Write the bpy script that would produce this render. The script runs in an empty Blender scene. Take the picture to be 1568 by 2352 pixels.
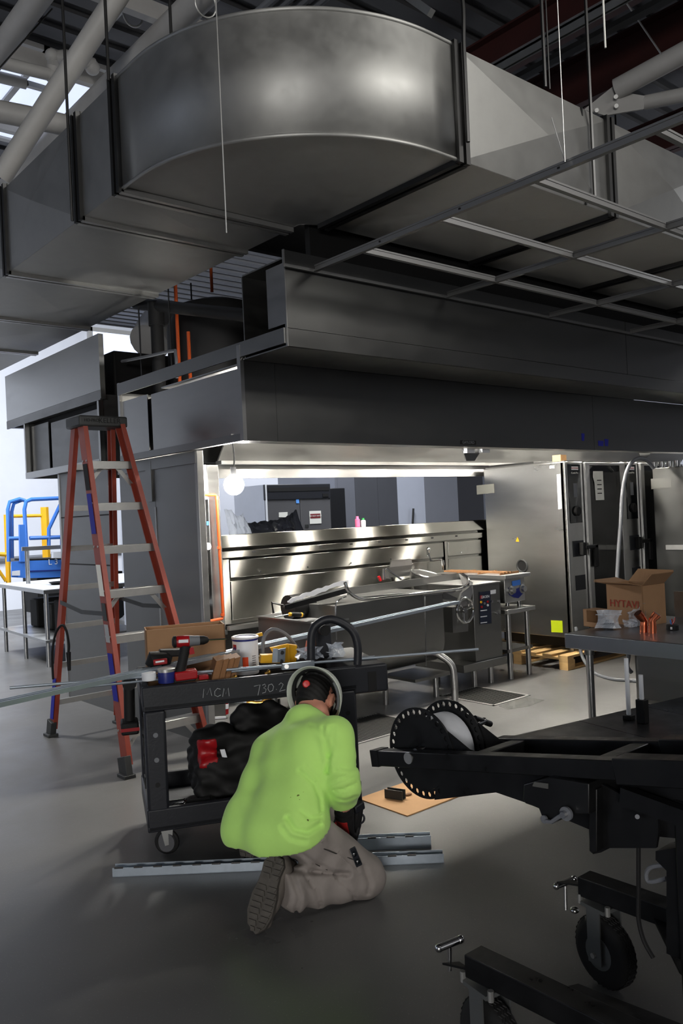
import bpy, bmesh, math, random
import numpy as np
from mathutils import Vector, Matrix
random.seed(7)
R = math.radians
SC = bpy.context.scene
COL = SC.collection

# ------------------------------------------------------------------ camera
CAM_H, FPX = 1.62, 1908.0
YAW, PIT, ROL = R(49.7), R(0.2), R(-2.65)
def cam_axes():
    cy, sy, cp, sp, cr, sr = math.cos(YAW), math.sin(YAW), math.cos(PIT), math.sin(PIT), math.cos(ROL), math.sin(ROL)
    f = Vector((cy*cp, sy*cp, sp)); r0 = Vector((sy, -cy, 0)); u0 = r0.cross(f)
    return cr*r0 + sr*u0, -sr*r0 + cr*u0, f
CR, CU, CF = cam_axes()
CC = Vector((0, 0, CAM_H))
def P(px, py, x=None, y=None, z=None, d=None):
    """point where the sight line of a photo pixel meets a plane of the room"""
    v = (CR*(px-784) - CU*(py-1176))/FPX + CF
    if d is not None: t = d
    elif x is not None: t = x/v.x
    elif y is not None: t = y/v.y
    else: t = (z-CAM_H)/v.z
    return CC + v*t
cam_d = bpy.data.cameras.new('camera'); cam = bpy.data.objects.new('camera', cam_d); COL.objects.link(cam)
cam_d.sensor_fit = 'HORIZONTAL'; cam_d.sensor_width = 36.0; cam_d.lens = FPX/1568*36
cam_d.clip_start = 0.05; cam_d.clip_end = 200
cam.matrix_world = Matrix(((CR.x, CU.x, -CF.x, 0), (CR.y, CU.y, -CF.y, 0), (CR.z, CU.z, -CF.z, CAM_H), (0, 0, 0, 1)))
SC.camera = cam

# ------------------------------------------------------------------ world, lights, exposure
w = bpy.data.worlds.new('dim_hall'); SC.world = w; w.use_nodes = True
w.node_tree.nodes['Background'].inputs[0].default_value = (0.55, 0.6, 0.7, 1)
w.node_tree.nodes['Background'].inputs[1].default_value = 0.02
SC.view_settings.view_transform = 'Standard'; SC.view_settings.look = 'None'
SC.view_settings.gamma = 1.0; SC.view_settings.use_curve_mapping = False
SC.view_settings.exposure = 0.0
def area(name, loc, aim, sx, sy, power, col, spread=180):
    l = bpy.data.lights.new(name, 'AREA'); l.shape = 'RECTANGLE'; l.size = sx; l.size_y = sy; l.energy = power; l.color = col; l.spread = R(spread)
    o = bpy.data.objects.new(name, l); COL.objects.link(o); o.location = loc
    o.rotation_euler = (Vector(aim)-Vector(loc)).to_track_quat('-Z', 'Y').to_euler()
    return o
# unseen lamps out of frame; fills are added to brighten what they aim at
area('worker_fill', (-7.4, -6.0, 2.5), (2.4, 3.4, 0.9), 4.2, 1.6, 800, (1.0, 0.97, 0.93))  # added low fill from behind the camera, brightens the worker
area('duct_side_fill', (7.6, -0.5, 6.25), (4.6, 2.9, 3.8), 2.4, 1.8, 5.5, (1.0, 0.96, 0.9), 70)  # added fill that the flat duct side reflects
area('roof_light', (4.4, -2.3, 6.2), (2.9, 3.0, 3.8), 3.8, 2.2, 62, (1.0, 0.97, 0.92), 60)
area('left_wall_fill', (-5.6, 6.2, 1.6), (-8.0, 8.2, 4.2), 1.5, 1.0, 170, (0.8, 0.88, 1.0))  # added lamp on the left wall, brightens what the hood ends reflect
area('front_roof_fill', (9.0, -5.5, 5.0), (10.0, -6.5, 6.4), 1.5, 1.5, 70, (1.0, 0.97, 0.92))  # added lamp towards the roof, for reflections in hood front and duct
area('high_bay_left', (0.6, 8.6, 5.9), (2.0, 8.2, 0.0), 0.8, 0.8, 75, (1.0, 0.98, 0.95), 75)
area('far_wall_fill', (2.2, 13.0, 5.8), (4.0, 15.5, 1.2), 2.5, 2.5, 800, (0.88, 0.93, 1.0))  # added unseen fill, brightens the white back wall
area('cooler_fill', (8.5, 9.4, 5.4), (9.5, 11.5, 1.0), 2.0, 1.2, 560, (0.92, 0.95, 1.0))  # added unseen fill for the cooler and refrigerator
area('oven_fill', (12.0, 2.2, 5.0), (8.6, 4.6, 1.8), 1.2, 1.2, 90, (0.97, 0.98, 1.0))  # unseen area lamp aimed at the ovens, no fixture modelled

# ------------------------------------------------------------------ materials
def lin(c):
    if isinstance(c, str): c = tuple(int(c[i:i+2], 16) for i in (0, 2, 4))
    if max(c) > 1: c = tuple(v/255 for v in c)
    return tuple(v/12.92 if v <= .04045 else ((v+.055)/1.055)**2.4 for v in c) + (1,)
MATS = {}
def mat(name, col, rough=.5, metal=0., noise=0., nscale=8., stretch=(1, 1, 1), rvar=0., bump=0., bscale=60., aniso=0., spec=.5, emit=0., alpha=1., trans=0., speck=None, ior=1.45, sheen=0.):
    if name in MATS: return MATS[name]
    m = bpy.data.materials.new(name); m.use_nodes = True; N = m.node_tree.nodes; L = m.node_tree.links
    b = N['Principled BSDF']; c = lin(col)
    b.inputs['Base Color'].default_value = c; b.inputs['Roughness'].default_value = rough; b.inputs['Metallic'].default_value = metal
    b.inputs['Specular IOR Level'].default_value = spec; b.inputs['IOR'].default_value = ior
    b.inputs['Alpha'].default_value = alpha; b.inputs['Transmission Weight'].default_value = trans
    if sheen: b.inputs['Sheen Weight'].default_value = sheen
    if aniso:
        b.inputs['Anisotropic'].default_value = aniso
        t = N.new('ShaderNodeCombineXYZ'); t.inputs[0].default_value = .12; t.inputs[1].default_value = .08; t.inputs[2].default_value = 1; L.new(t.outputs[0], b.inputs['Tangent'])   # brushed along the horizontal
    if emit:
        b.inputs['Emission Color'].default_value = c; b.inputs['Emission Strength'].default_value = emit
    if noise or rvar or bump or speck:
        tc = N.new('ShaderNodeTexCoord'); mp = N.new('ShaderNodeMapping'); L.new(tc.outputs['Object'], mp.inputs[0]); mp.inputs['Scale'].default_value = stretch
    if noise or rvar:
        n = N.new('ShaderNodeTexNoise'); n.inputs['Scale'].default_value = nscale; n.inputs['Detail'].default_value = 5; n.inputs['Roughness'].default_value = .6
        L.new(mp.outputs[0], n.inputs[0])
    if noise:
        r = N.new('ShaderNodeMapRange'); r.inputs['From Min'].default_value = .25; r.inputs['From Max'].default_value = .75
        r.inputs['To Min'].default_value = 1-noise; r.inputs['To Max'].default_value = 1+noise; L.new(n.outputs[0], r.inputs[0])
        mx = N.new('ShaderNodeVectorMath'); mx.operation = 'SCALE'; mx.inputs[0].default_value = c[:3]; L.new(r.outputs[0], mx.inputs['Scale'])
        out = mx.outputs[0]
        if speck:
            n3 = N.new('ShaderNodeTexNoise'); n3.inputs['Scale'].default_value = speck[0]; n3.inputs['Detail'].default_value = 2; L.new(tc.outputs['Object'], n3.inputs[0])
            r3 = N.new('ShaderNodeMapRange'); r3.inputs['From Min'].default_value = speck[1]; r3.inputs['From Max'].default_value = speck[1]+.06; L.new(n3.outputs[0], r3.inputs[0])
            mm = N.new('ShaderNodeMix'); mm.data_type = 'RGBA'; L.new(r3.outputs[0], mm.inputs[0]); L.new(out, mm.inputs[6]); mm.inputs[7].default_value = lin(speck[2]); out = mm.outputs[2]
        L.new(out, b.inputs['Base Color'])
    if rvar:
        r2 = N.new('ShaderNodeMapRange'); r2.inputs['From Min'].default_value = .3; r2.inputs['From Max'].default_value = .7
        r2.inputs['To Min'].default_value = max(0, rough-rvar); r2.inputs['To Max'].default_value = min(1, rough+rvar); L.new(n.outputs[0], r2.inputs[0]); L.new(r2.outputs[0], b.inputs['Roughness'])
    if bump:
        n2 = N.new('ShaderNodeTexNoise'); n2.inputs['Scale'].default_value = bscale; n2.inputs['Detail'].default_value = 3; L.new(mp.outputs[0], n2.inputs[0])
        bp = N.new('ShaderNodeBump'); bp.inputs['Strength'].default_value = bump; bp.inputs['Distance'].default_value = .01; L.new(n2.outputs[0], bp.inputs['Height']); L.new(bp.outputs[0], b.inputs['Normal'])
    MATS[name] = m
    return m
M_STEEL = mat('brushed_stainless', (.66, .66, .655), .33, 1, .06, 3, (1, 1, 5), .05, .01, 3, aniso=.75)
M_STEELD = mat('dull_stainless', (.50, .50, .495), .40, 1, .06, 3, (1, 1, 4), .06, .015, 3)
M_HOOD = mat('hood_stainless', (.38, .38, .375), .36, 1, .05, 2, (1, 1, 3), .05, .012, 2.2)
M_SPLASH = mat('splash_stainless', (.70, .69, .66), .36, 1)
_n, _l = M_SPLASH.node_tree.nodes, M_SPLASH.node_tree.links; _g = _n.new('ShaderNodeBsdfAnisotropic'); _t = _n.new('ShaderNodeCombineXYZ')
_g.inputs['Color'].default_value = lin((.56, .555, .535)); _g.inputs['Roughness'].default_value = .36; _g.inputs['Anisotropy'].default_value = .86
_t.inputs[0].default_value = 1; _l.new(_t.outputs[0], _g.inputs['Tangent']); _l.new(_g.outputs[0], _n['Material Output'].inputs['Surface'])   # horizontal brushing
M_GALV = mat('galvanised_sheet', (.64, .64, .63), .55, .96, .08, 9, (1, 1, 1), .05, .012, 3.0, aniso=.6)
M_GALVD = mat('galvanised_cleat', (.30, .30, .30), .4, 1, .1, 9)
M_STRUT = mat('zinc_strut', (.66, .70, .74), .42, .75, .08, 20)
M_CHROME = mat('chrome', (.8, .8, .8), .1, 1)
M_ALU = mat('aluminium', (.72, .72, .71), .42, .85, .08, 14)
M_STEELB = mat('lit_stainless', (.80, .80, .795), .30, 1, .05, 3, (1, 1, 4), .03, aniso=.6)  # lighter stainless copy: lamp reflections on the oven side put into colour
M_TEE = mat('grid_tee_steel', (.50, .50, .50), .45, .8)
M_ALUD = mat('grey_cast_aluminium', (.23, .235, .235), .5, .5, .1, 10)
M_ORANGE = mat('orange_fibreglass', (.52, .215, .16), .45, 0, .12, 6, (1, 1, .3), 0, .05, 40)
M_ORPIPE = mat('orange_pipe', (.66, .28, .12), .35)
M_BLACK = mat('black_paint', (.045, .045, .048), .42, 0, .15, 8, rvar=.12)
M_BLACKM = mat('matt_black', (.03, .03, .032), .7, 0, .2, 5)
M_BLACKP = mat('black_plastic', (.105, .112, .135), .5, 0, .12, 7, bump=.08, bscale=90)
M_RUBBER = mat('rubber', (.07, .07, .072), .75, 0, .2, 20)
M_CONC = mat('sealed_concrete', (.385, .382, .38), .36, 0, .11, 1.3, (1, 1, 1), .1, .03, 55, speck=(160, .66, (.5, .49, .48)))
M_WHITE = mat('white_wall', (.86, .87, .9), .6, 0, .04, 1.5)
M_WPAINT = mat('white_painted_steel', (.66, .655, .645), .5, 0, .08, 6)
M_DECK = mat('roof_deck', (.30, .30, .31), .6, .2, .15, 2)
M_RED = mat('red_oxide_beam', (.20, .065, .05), .6, 0, .25, 3)
M_CARD = mat('cardboard', (.56, .43, .31), .85, 0, .08, 9, bump=.04, bscale=30)
M_CARDL = mat('cardboard_sheet', (.70, .54, .37), .85, 0, .08, 6, bump=.03, bscale=30)
M_WOOD = mat('pine_pallet', (.78, .64, .43), .75, 0, .2, 5, (1, 1, 6), 0, .06, 20)
M_WOODD = mat('cut_timber', (.50, .35, .22), .75, 0, .3, 9, (1, 6, 1), 0, .1, 20)
M_BLUE = mat('blue_machine_paint', (.24, .46, .80), .4, 0, .08, 4)
M_YEL = mat('yellow_machine_paint', (.85, .64, .10), .45, 0, .1, 5)
M_GREYP = mat('grey_plastic', (.40, .41, .43), .5)
M_DGLASS = mat('dark_control_glass', (.06, .075, .085), .12)
M_COPPER = mat('copper', (.80, .45, .32), .25, 1, .12, 12)
M_BRASS = mat('brass', (.72, .56, .28), .32, 1, .2, 14)
M_PLW = mat('white_plastic', (.84, .85, .87), .45)
M_PLB = mat('blue_plastic', (.10, .14, .42), .4)
M_REDP = mat('red_plastic', (.58, .06, .09), .38)
M_ORL = mat('orange_print', (.92, .30, .12), .5)
M_GLASS = mat('oven_glass', (.03, .033, .033), .05, 0, alpha=.8, spec=.4)
M_FILM = mat('clear_film', (.86, .89, .93), .12, 0, alpha=.34, spec=.9)
M_FILMD = mat('dark_film', (.16, .17, .2), .2, 0, .3, 6, spec=.9, bump=.1, bscale=9)
M_INK = mat('black_ink', (.02, .02, .025), .7)
M_CHALK = mat('chalk', (.62, .63, .64), .9)
M_PAPER = mat('paper', (.86, .86, .83), .8)
M_TAPE = mat('blue_tape', (.08, .10, .55), .6)
M_BULB = mat('lamp_globe', (1., .99, .97), .3, emit=360)
M_LENS = mat('lamp_lens', (1., .975, .925), .3, emit=900)
M_SKY = mat('daylight_pane', (.86, .90, 1.), .3, emit=.9)

# ------------------------------------------------------------------ mesh builder
class MB:
    def __init__(s, M=None): s.v, s.f, s.M = [], [], M
    def add(s, vs, fs):
        o = len(s.v)
        s.v += [tuple(s.M @ Vector(p)) if s.M is not None else tuple(p) for p in vs]
        s.f += [tuple(i+o for i in f) for f in fs]; return s
    def box(s, x0, x1, y0, y1, z0, z1):
        if x0 > x1: x0, x1 = x1, x0
        if y0 > y1: y0, y1 = y1, y0
        if z0 > z1: z0, z1 = z1, z0
        return s.add([(x0,y0,z0),(x1,y0,z0),(x1,y1,z0),(x0,y1,z0),(x0,y0,z1),(x1,y0,z1),(x1,y1,z1),(x0,y1,z1)],
                     [(0,3,2,1),(4,5,6,7),(0,1,5,4),(1,2,6,5),(2,3,7,6),(3,0,4,7)])
    def obox(s, c, ax, ay, az):
        c = Vector(c); ax, ay, az = Vector(ax), Vector(ay), Vector(az)
        vs = [c+ax*i+ay*j+az*k for k in (-1,1) for (i,j) in ((-1,-1),(1,-1),(1,1),(-1,1))]
        fs = [(0,3,2,1),(4,5,6,7),(0,1,5,4),(1,2,6,5),(2,3,7,6),(3,0,4,7)]
        if ax.cross(ay).dot(az) < 0: fs = [f[::-1] for f in fs]
        return s.add(vs, fs)
    def bar(s, p0, p1, w, h, up=(0,0,1)):
        p0, p1 = Vector(p0), Vector(p1); d = (p1-p0); sd = d.cross(Vector(up)).normalized(); u = sd.cross(d).normalized()
        return s.obox((p0+p1)/2, d/2, sd*w/2, u*h/2)
    def prism(s, poly, vec):
        poly = [Vector(p) for p in poly]; vec = Vector(vec); n = len(poly)
        nr = sum(((poly[i]).cross(poly[(i+1) % n]) for i in range(n)), Vector())
        if nr.dot(vec) > 0: poly = poly[::-1]
        return s.add(poly+[p+vec for p in poly], [tuple(range(n)), tuple(range(2*n-1, n-1, -1))]+[(i, i+n, (i+1) % n+n, (i+1) % n) for i in range(n)])
    def extr(s, prof, p0, p1, up=(0,0,1)):
        p0, p1 = Vector(p0), Vector(p1); d = p1-p0; sd = d.cross(Vector(up)).normalized(); u = sd.cross(d).normalized()
        return s.prism([p0+sd*a+u*b for a, b in prof], d)
    def tube(s, path, r, n=10, closed=False, caps=True):
        path = [Vector(p) for p in path]; m = len(path); rs = r if isinstance(r, (list, tuple)) else [r]*m
        T = []
        for i in range(m):
            a = path[(i-1) % m] if closed or i > 0 else path[i]; b = path[(i+1) % m] if closed or i < m-1 else path[i]
            T.append((b-a).normalized())
        ref = Vector((0,0,1)) if abs(T[0].z) < .9 else Vector((1,0,0))
        nx = T[0].cross(ref).normalized(); vs = []
        for i in range(m):
            nx = (nx - T[i]*nx.dot(T[i])).normalized(); ny = T[i].cross(nx)
            vs += [path[i]+(nx*math.cos(2*math.pi*k/n)+ny*math.sin(2*math.pi*k/n))*rs[i] for k in range(n)]
        fs = []
        for i in range(m if closed else m-1):
            j = (i+1) % m
            fs += [(i*n+k, i*n+(k+1) % n, j*n+(k+1) % n, j*n+k) for k in range(n)]
        if caps and not closed: fs += [tuple(range(n-1, -1, -1)), tuple((m-1)*n+k for k in range(n))]
        return s.add(vs, fs)
    def cyl(s, p0, p1, r, r1=None, n=16): return s.tube([p0, p1], [r, r if r1 is None else r1], n)
    def lathe(s, c, axis, prof, n=24, x=None):
        c = Vector(c); a = Vector(axis).normalized(); u = Vector(x).normalized() if x else a.orthogonal().normalized(); v = a.cross(u); vs = []; m = len(prof)
        for r, h in prof: vs += [c+a*h+(u*math.cos(2*math.pi*k/n)+v*math.sin(2*math.pi*k/n))*r for k in range(n)]
        fs = [(i*n+k, i*n+(k+1) % n, (i+1)*n+(k+1) % n, (i+1)*n+k) for i in range(m-1) for k in range(n)]
        if prof[0][0] > 1e-5: fs.append(tuple(range(n-1, -1, -1)))
        if prof[-1][0] > 1e-5: fs.append(tuple((m-1)*n+k for k in range(n)))
        return s.add(vs, fs)
    def torus(s, c, axis, Rr, r, n=28, k=8):
        c = Vector(c); a = Vector(axis).normalized(); u = a.orthogonal().normalized(); v = a.cross(u)
        return s.tube([c+(u*math.cos(2*math.pi*i/n)+v*math.sin(2*math.pi*i/n))*Rr for i in range(n)], r, k, closed=True)
    def ball(s, c, r, n=14, m=9, ax=None):
        rx, ry, rz = (r, r, r) if not isinstance(r, (tuple, list)) else r; c = Vector(c); X = ax or (Vector((1,0,0)), Vector((0,1,0)), Vector((0,0,1)))
        vs = [c-X[2]*rz]; 
        for i in range(1, m):
            t = -math.pi/2+math.pi*i/m
            vs += [c+X[0]*rx*math.cos(t)*math.cos(2*math.pi*k/n)+X[1]*ry*math.cos(t)*math.sin(2*math.pi*k/n)+X[2]*rz*math.sin(t) for k in range(n)]
        vs.append(c+X[2]*rz); e = len(vs)-1
        fs = [(0, 1+(k+1) % n, 1+k) for k in range(n)]
        fs += [(1+i*n+k, 1+i*n+(k+1) % n, 1+(i+1)*n+(k+1) % n, 1+(i+1)*n+k) for i in range(m-2) for k in range(n)]
        fs += [(e, 1+(m-2)*n+k, 1+(m-2)*n+(k+1) % n) for k in range(n)]
        return s.add(vs, fs)
    def grid(s, fn, nu, nv):
        vs = [fn(i/nu, j/nv) for i in range(nu+1) for j in range(nv+1)]
        return s.add(vs, [(i*(nv+1)+j, (i+1)*(nv+1)+j, (i+1)*(nv+1)+j+1, i*(nv+1)+j+1) for i in range(nu) for j in range(nv)])
ORG = {}
def mesh_obj(name, mb, m, org, smooth=35, bev=0, thick=0):
    me = bpy.data.meshes.new(name)
    me.from_pydata([(a-org[0], b-org[1], c-org[2]) for a, b, c in mb.v], [], mb.f)
    me.validate(); me.materials.append(m)
    if smooth:
        me.polygons.foreach_set('use_smooth', [True]*len(me.polygons)); me.set_sharp_from_angle(angle=R(smooth))
    o = bpy.data.objects.new(name, me); COL.objects.link(o)
    if thick:
        md = o.modifiers.new('thick', 'SOLIDIFY'); md.thickness = thick; md.offset = 0
    if bev:
        md = o.modifiers.new('bev', 'BEVEL'); md.width = bev; md.segments = 2; md.limit_method = 'ANGLE'; md.angle_limit = R(40)
    return o
def tag(o, label=None, cat=None, group=None, kind=None):
    if label: o['label'] = label
    if cat: o['category'] = cat
    if group: o['group'] = group
    if kind: o['kind'] = kind
    return o
def thing(name, label, cat, loc, group=None):
    o = bpy.data.objects.new(name, None); COL.objects.link(o); o.location = loc; o.empty_display_size = .1
    ORG[o.name] = tuple(loc); return tag(o, label, cat, group)
def part(name, parent, mb, m, label=None, kind=None, **k):
    o = mesh_obj(name, mb, m, ORG[parent.name], **k); o.parent = parent; ORG[o.name] = ORG[parent.name]
    return tag(o, label, kind=kind)
def single(name, label, cat, mb, m, loc=None, group=None, kind=None, **k):
    if loc is None:
        a = np.array(mb.v); loc = ((a[:,0].min()+a[:,0].max())/2, (a[:,1].min()+a[:,1].max())/2, a[:,2].min())
    o = mesh_obj(name, mb, m, loc, **k); o.location = loc; ORG[o.name] = tuple(loc)
    return tag(o, label, cat, group, kind)
def struct(name, mb, m, parent=None, **k):
    if parent is not None: return part(name, parent, mb, m, **k)
    o = mesh_obj(name, mb, m, (0, 0, 0), **k); ORG[o.name] = (0, 0, 0); return tag(o, kind='structure')
def dup(root, loc, label, group=None):
    r = root.copy(); COL.objects.link(r); r.location = loc; r['label'] = label
    if group: r['group'] = group
    for ch in list(root.children):
        c = ch.copy(); COL.objects.link(c); c.parent = r
        for g in ch.children:
            d = g.copy(); COL.objects.link(d); d.parent = c
    return r
def text(name, s, parent, c, xdir, ydir, size, m, ext=.0006):
    """flat lettering as a mesh: c centre, xdir reading direction, ydir up"""
    cu = bpy.data.curves.new(name, 'FONT'); cu.body = s; cu.size = size; cu.align_x = 'CENTER'; cu.align_y = 'CENTER'; cu.extrude = ext
    t = bpy.data.objects.new('t', cu); COL.objects.link(t)
    dg = bpy.context.evaluated_depsgraph_get(); me = bpy.data.meshes.new_from_object(t.evaluated_get(dg)); bpy.data.objects.remove(t)
    x = Vector(xdir).normalized(); y = Vector(ydir).normalized(); z = x.cross(y)
    org = Vector(ORG[parent.name])
    for v in me.vertices: v.co = Vector(c)+x*v.co.x+y*v.co.y+z*v.co.z-org
    me.materials.clear(); me.materials.append(m)
    o = bpy.data.objects.new(name, me); COL.objects.link(o); o.parent = parent; ORG[o.name] = ORG[parent.name]
    return o
X, Y, Z = Vector((1,0,0)), Vector((0,1,0)), Vector((0,0,1))
def arc(c, u, v, r, a0, a1, n): return [Vector(c)+(Vector(u)*math.cos(R(a0+(a1-a0)*i/n))+Vector(v)*math.sin(R(a0+(a1-a0)*i/n)))*r for i in range(n+1)]
def bez(p, n=16):
    """smooth path through points (Catmull-Rom)"""
    p = [Vector(q) for q in p]; out = []
    for i in range(len(p)-1):
        a, b, c, d = p[max(i-1,0)], p[i], p[i+1], p[min(i+2, len(p)-1)]
        for k in range(n):
            t = k/n; out.append(.5*((2*b)+(c-a)*t+(2*a-5*b+4*c-d)*t*t+(3*b-a-3*c+d)*t**3))
    out.append(p[-1]); return out
# ------------------------------------------------------------------ room shell
ROOF = 6.4
struct('floor', MB().box(-8, 17, -8, 19, -.1, 0), M_CONC)
struct('wall_back', MB().box(-8, 17, 18.6, 18.8, 0, ROOF+.1), M_WHITE)
struct('wall_right', MB().box(16.5, 16.7, -8, 19, 0, ROOF+.1), M_WHITE)
struct('wall_left', MB().box(-8.2, -8, -8, 19, 0, ROOF+.1), M_WHITE)
struct('wall_front', MB().box(-8, 17, -8.2, -8, 0, ROOF+.1), M_WHITE)
b = MB()
for i in range(84):      # corrugated roof deck, ribs along x
    y0 = -8+i*.32; b.box(-8, 17, y0, y0+.19, ROOF, ROOF+.08); b.box(-8, 17, y0+.19, y0+.32, ROOF+.05, ROOF+.13)
struct('ceiling', b, M_DECK, smooth=0)
# daylight panes high at the far end (seen between the roof steel)
for (nm, x0, x1, y0, y1) in (('window_1', 2.2, 4.3, 8.0, 10.2),):
    f = struct(nm, MB().box(x0, x1, y0, y0+.08, ROOF-.06, ROOF-.01).box(x0, x1, y1-.08, y1, ROOF-.06, ROOF-.01).box(x0, x0+.08, y0, y1, ROOF-.06, ROOF-.01).box(x1-.08, x1, y0, y1, ROOF-.06, ROOF-.01).box((x0+x1)/2-.03, (x0+x1)/2+.03, y0, y1, ROOF-.06, ROOF-.01), M_WPAINT)
    for k in range(2):
        xa = x0+.08+k*(x1-x0-.16)/2; struct('pane', MB().box(xa, xa+(x1-x0-.16)/2, y0+.08, y1-.08, ROOF-.03, ROOF-.015), M_SKY, f)
f = struct('window_2', MB().box(8.2, 13.2, 18.5, 18.6, 5.2, 5.3).box(8.2, 13.2, 18.5, 18.6, 6.2, 6.3).box(8.2, 8.3, 18.5, 18.6, 5.2, 6.3).box(13.1, 13.2, 18.5, 18.6, 5.2, 6.3), M_WPAINT)
for k in range(4): struct('pane', MB().box(8.32+k*1.2, 9.48+k*1.2, 18.52, 18.58, 5.3, 6.2), M_SKY, f)
# red beams, strut rails, deck hangers: all along y
def ibeam(px, py, zc, h=.36, wd=.18, lab=''):
    x = P(px, py, z=zc).x
    return single('roof_beam', lab, 'beam', MB().box(x-wd/2, x+wd/2, -7.9, 7.0, zc-h/2, zc-h/2+.02).box(x-wd/2, x+wd/2, -7.9, 7.0, zc+h/2-.02, zc+h/2).box(x-.01, x+.01, -7.9, 7.0, zc-h/2, zc+h/2), M_RED)
ibeam(1240, 70, 5.95, lab='dark red steel beam under the roof deck, nearer of the two red beams')
ibeam(1430, 145, 5.95, .5, .22, lab='deep dark red steel beam beyond the nearer red one, above the duct')
ibeam(1530, 310, 5.95, .4, .2, lab='dark red steel beam low above the right end of the duct')
x = P(1330, 40, z=5.35).x
single('strut_rail', 'grey perforated strut rail hung below the nearer red beam', 'rail', MB().box(x-.02, x+.02, 1.0, 7.0, 5.33, 5.37).box(x-.02, x-.014, 1.0, 7.0, 5.27, 5.35).box(x+.014, x+.02, 1.0, 7.0, 5.27, 5.35), M_GALV)
single('strut_rail', 'wide flat grey channel lying beside the perforated strut rail under the roof', 'rail', MB().box(x+.12, x+.2, .8, 7.2, 5.22, 5.26), M_GALVD)
# truss: chords along y and braces, painted white
def chord(p0, p1, r, lab, nm='truss_tube', m=M_WPAINT, n=14):
    return single(nm, lab, 'truss tube', MB().cyl(p0, p1, r, n=n), m, loc=tuple(p0))
xc = 3.1
chord((3.1, 4.2, 5.25), (3.1, 11, 5.25), .095, 'thick white truss chord running over the rounded duct corner')
chord((2.27, 3.5, 5.35), (2.27, 11, 5.35), .085, 'white truss chord farthest left, with grey pipe collar')
a, c = P(262, 0, z=5.3), P(3, 405, z=4.25); chord(P(290, -40, z=5.4), c, .075, 'white truss tube slanting down the far left edge')
a, c = P(180, 120, d=8.6), P(345, -60, d=7.0); chord(a, c, .055, 'dark grey truss tube behind the white slanting tube', m=M_GALV)
a, c = P(20, 205, d=9.3), P(115, 335, d=9.5); chord(a, c, .05, 'short white brace crossing below the white drain pipe')
chord(P(150, 300, d=8.0), P(110, 420, d=8.2), .03, 'thin white brace beside the duct top left edge')
# white pipes along x
def wpipe(pts, r, lab, cat='pipe'):
    return single('white_pipe', lab, cat, MB().tube(bez(pts, 8), r, 12), M_PLW if False else M_WPAINT)
zz = P(60, 270, d=6.6).z
wpipe([P(-60, 245, d=6.5), P(60, 268, d=6.6), P(150, 288, d=6.75)], .085, 'fat white pipe pointing at the duct from the left edge')
t = thing('white_drain_pipe', 'white drain pipe stepping up with two elbows at top left', 'pipe', P(60, 150, d=7.4))
part('pipe_run', t, MB().tube([P(-40, 132, d=7.2), P(60, 158, d=7.4), P(118, 172, d=7.55)], .055, 12).tube(bez([P(118, 172, d=7.55), P(122, 150, d=7.55), P(122, 132, d=7.5)], 6), .055, 12).tube([P(122, 132, d=7.5), P(150, 128, d=7.6), P(215, 148, d=7.8)], .055, 12), M_WPAINT)
part('elbow', t, MB().ball(P(118, 174, d=7.55), .062), M_WPAINT); part('elbow', t, MB().ball(P(119, 128, d=7.5), .062), M_WPAINT); part('elbow', t, MB().ball(P(212, 155, d=7.8), .07), M_WPAINT)
wpipe([P(-30, 170, d=8.1), P(60, 192, d=8.3)], .055, 'short white pipe below the stepped drain pipe')
single('steel_channel', 'bare steel channel joining the short white pipe at top left', 'channel', MB().bar(P(60, 192, d=8.3), P(115, 208, d=8.6), .06, .05), M_GALV)
# insulation seen behind the roof steel, left
single('insulation_batt', 'yellow insulation batt glimpsed above the duct at far left', 'insulation', MB().box(2.6, 3.6, 8.4, 8.5, 4.5, 4.95), mat('yellow_insulation', (.55, .47, .12), .9, 0, .4, 9))
# plain cross joists
for k, (y, l) in enumerate(((6.3, 'nearest'), (7.6, 'second'), (9.0, 'third'))):
    single('cross_joist', 'pale cross joist under the roof deck, %s from the duct corner' % l, 'joist', MB().box(-1, 5.5, y-.04, y+.04, 5.9, 6.05), M_WPAINT)
# conduits along y behind the duct top (dark bundle at the top edge)
for k, px in enumerate((625, 660, 700, 740)):
    p = P(px, 0, z=5.0)
    single('conduit', ['lowest', 'second', 'third', 'topmost'][k]+' grey conduit of the bundle above the rounded duct', 'conduit', MB().cyl((p.x, p.y-1.5, 5.0), (p.x, p.y+2.2, 5.0), .028, n=10), M_GREYP, group='conduits above the duct')
single('strut_rail', 'grey strut end hanging above the middle of the rounded duct', 'rail', MB().bar(P(905, -30, d=5.6), P(990, 30, d=5.4), .05, .05), M_GALV)
# truss ends on the right (bolted plate with two tubes)
t = thing('bolted_truss', 'white bolted truss joint with two tubes above the duct at right', 'truss', P(1400, 235, d=7.0))
p0, p1 = P(1345, 250, d=7.0), P(1600, 105, d=6.6)
part('truss_tube', t, MB().cyl(P(1415, 205, d=7), p1, .085, n=14), M_WPAINT)
part('truss_tube', t, MB().cyl(P(1480, 236, d=7.05), P(1620, 208, d=6.8), .06, n=14), M_WPAINT)
part('gusset_plate', t, MB().prism([P(1340, 252, d=7), P(1420, 188, d=7), P(1450, 215, d=7), P(1480, 220, d=7), P(1478, 250, d=7), P(1390, 265, d=7)], CF*.02), M_WPAINT)
for q in ((1370, 253), (1414, 222), (1415, 243)): part('bolt', t, MB().cyl(P(q[0], q[1], d=6.99), P(q[0], q[1], d=6.93), .018, n=8), M_ALU)
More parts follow.
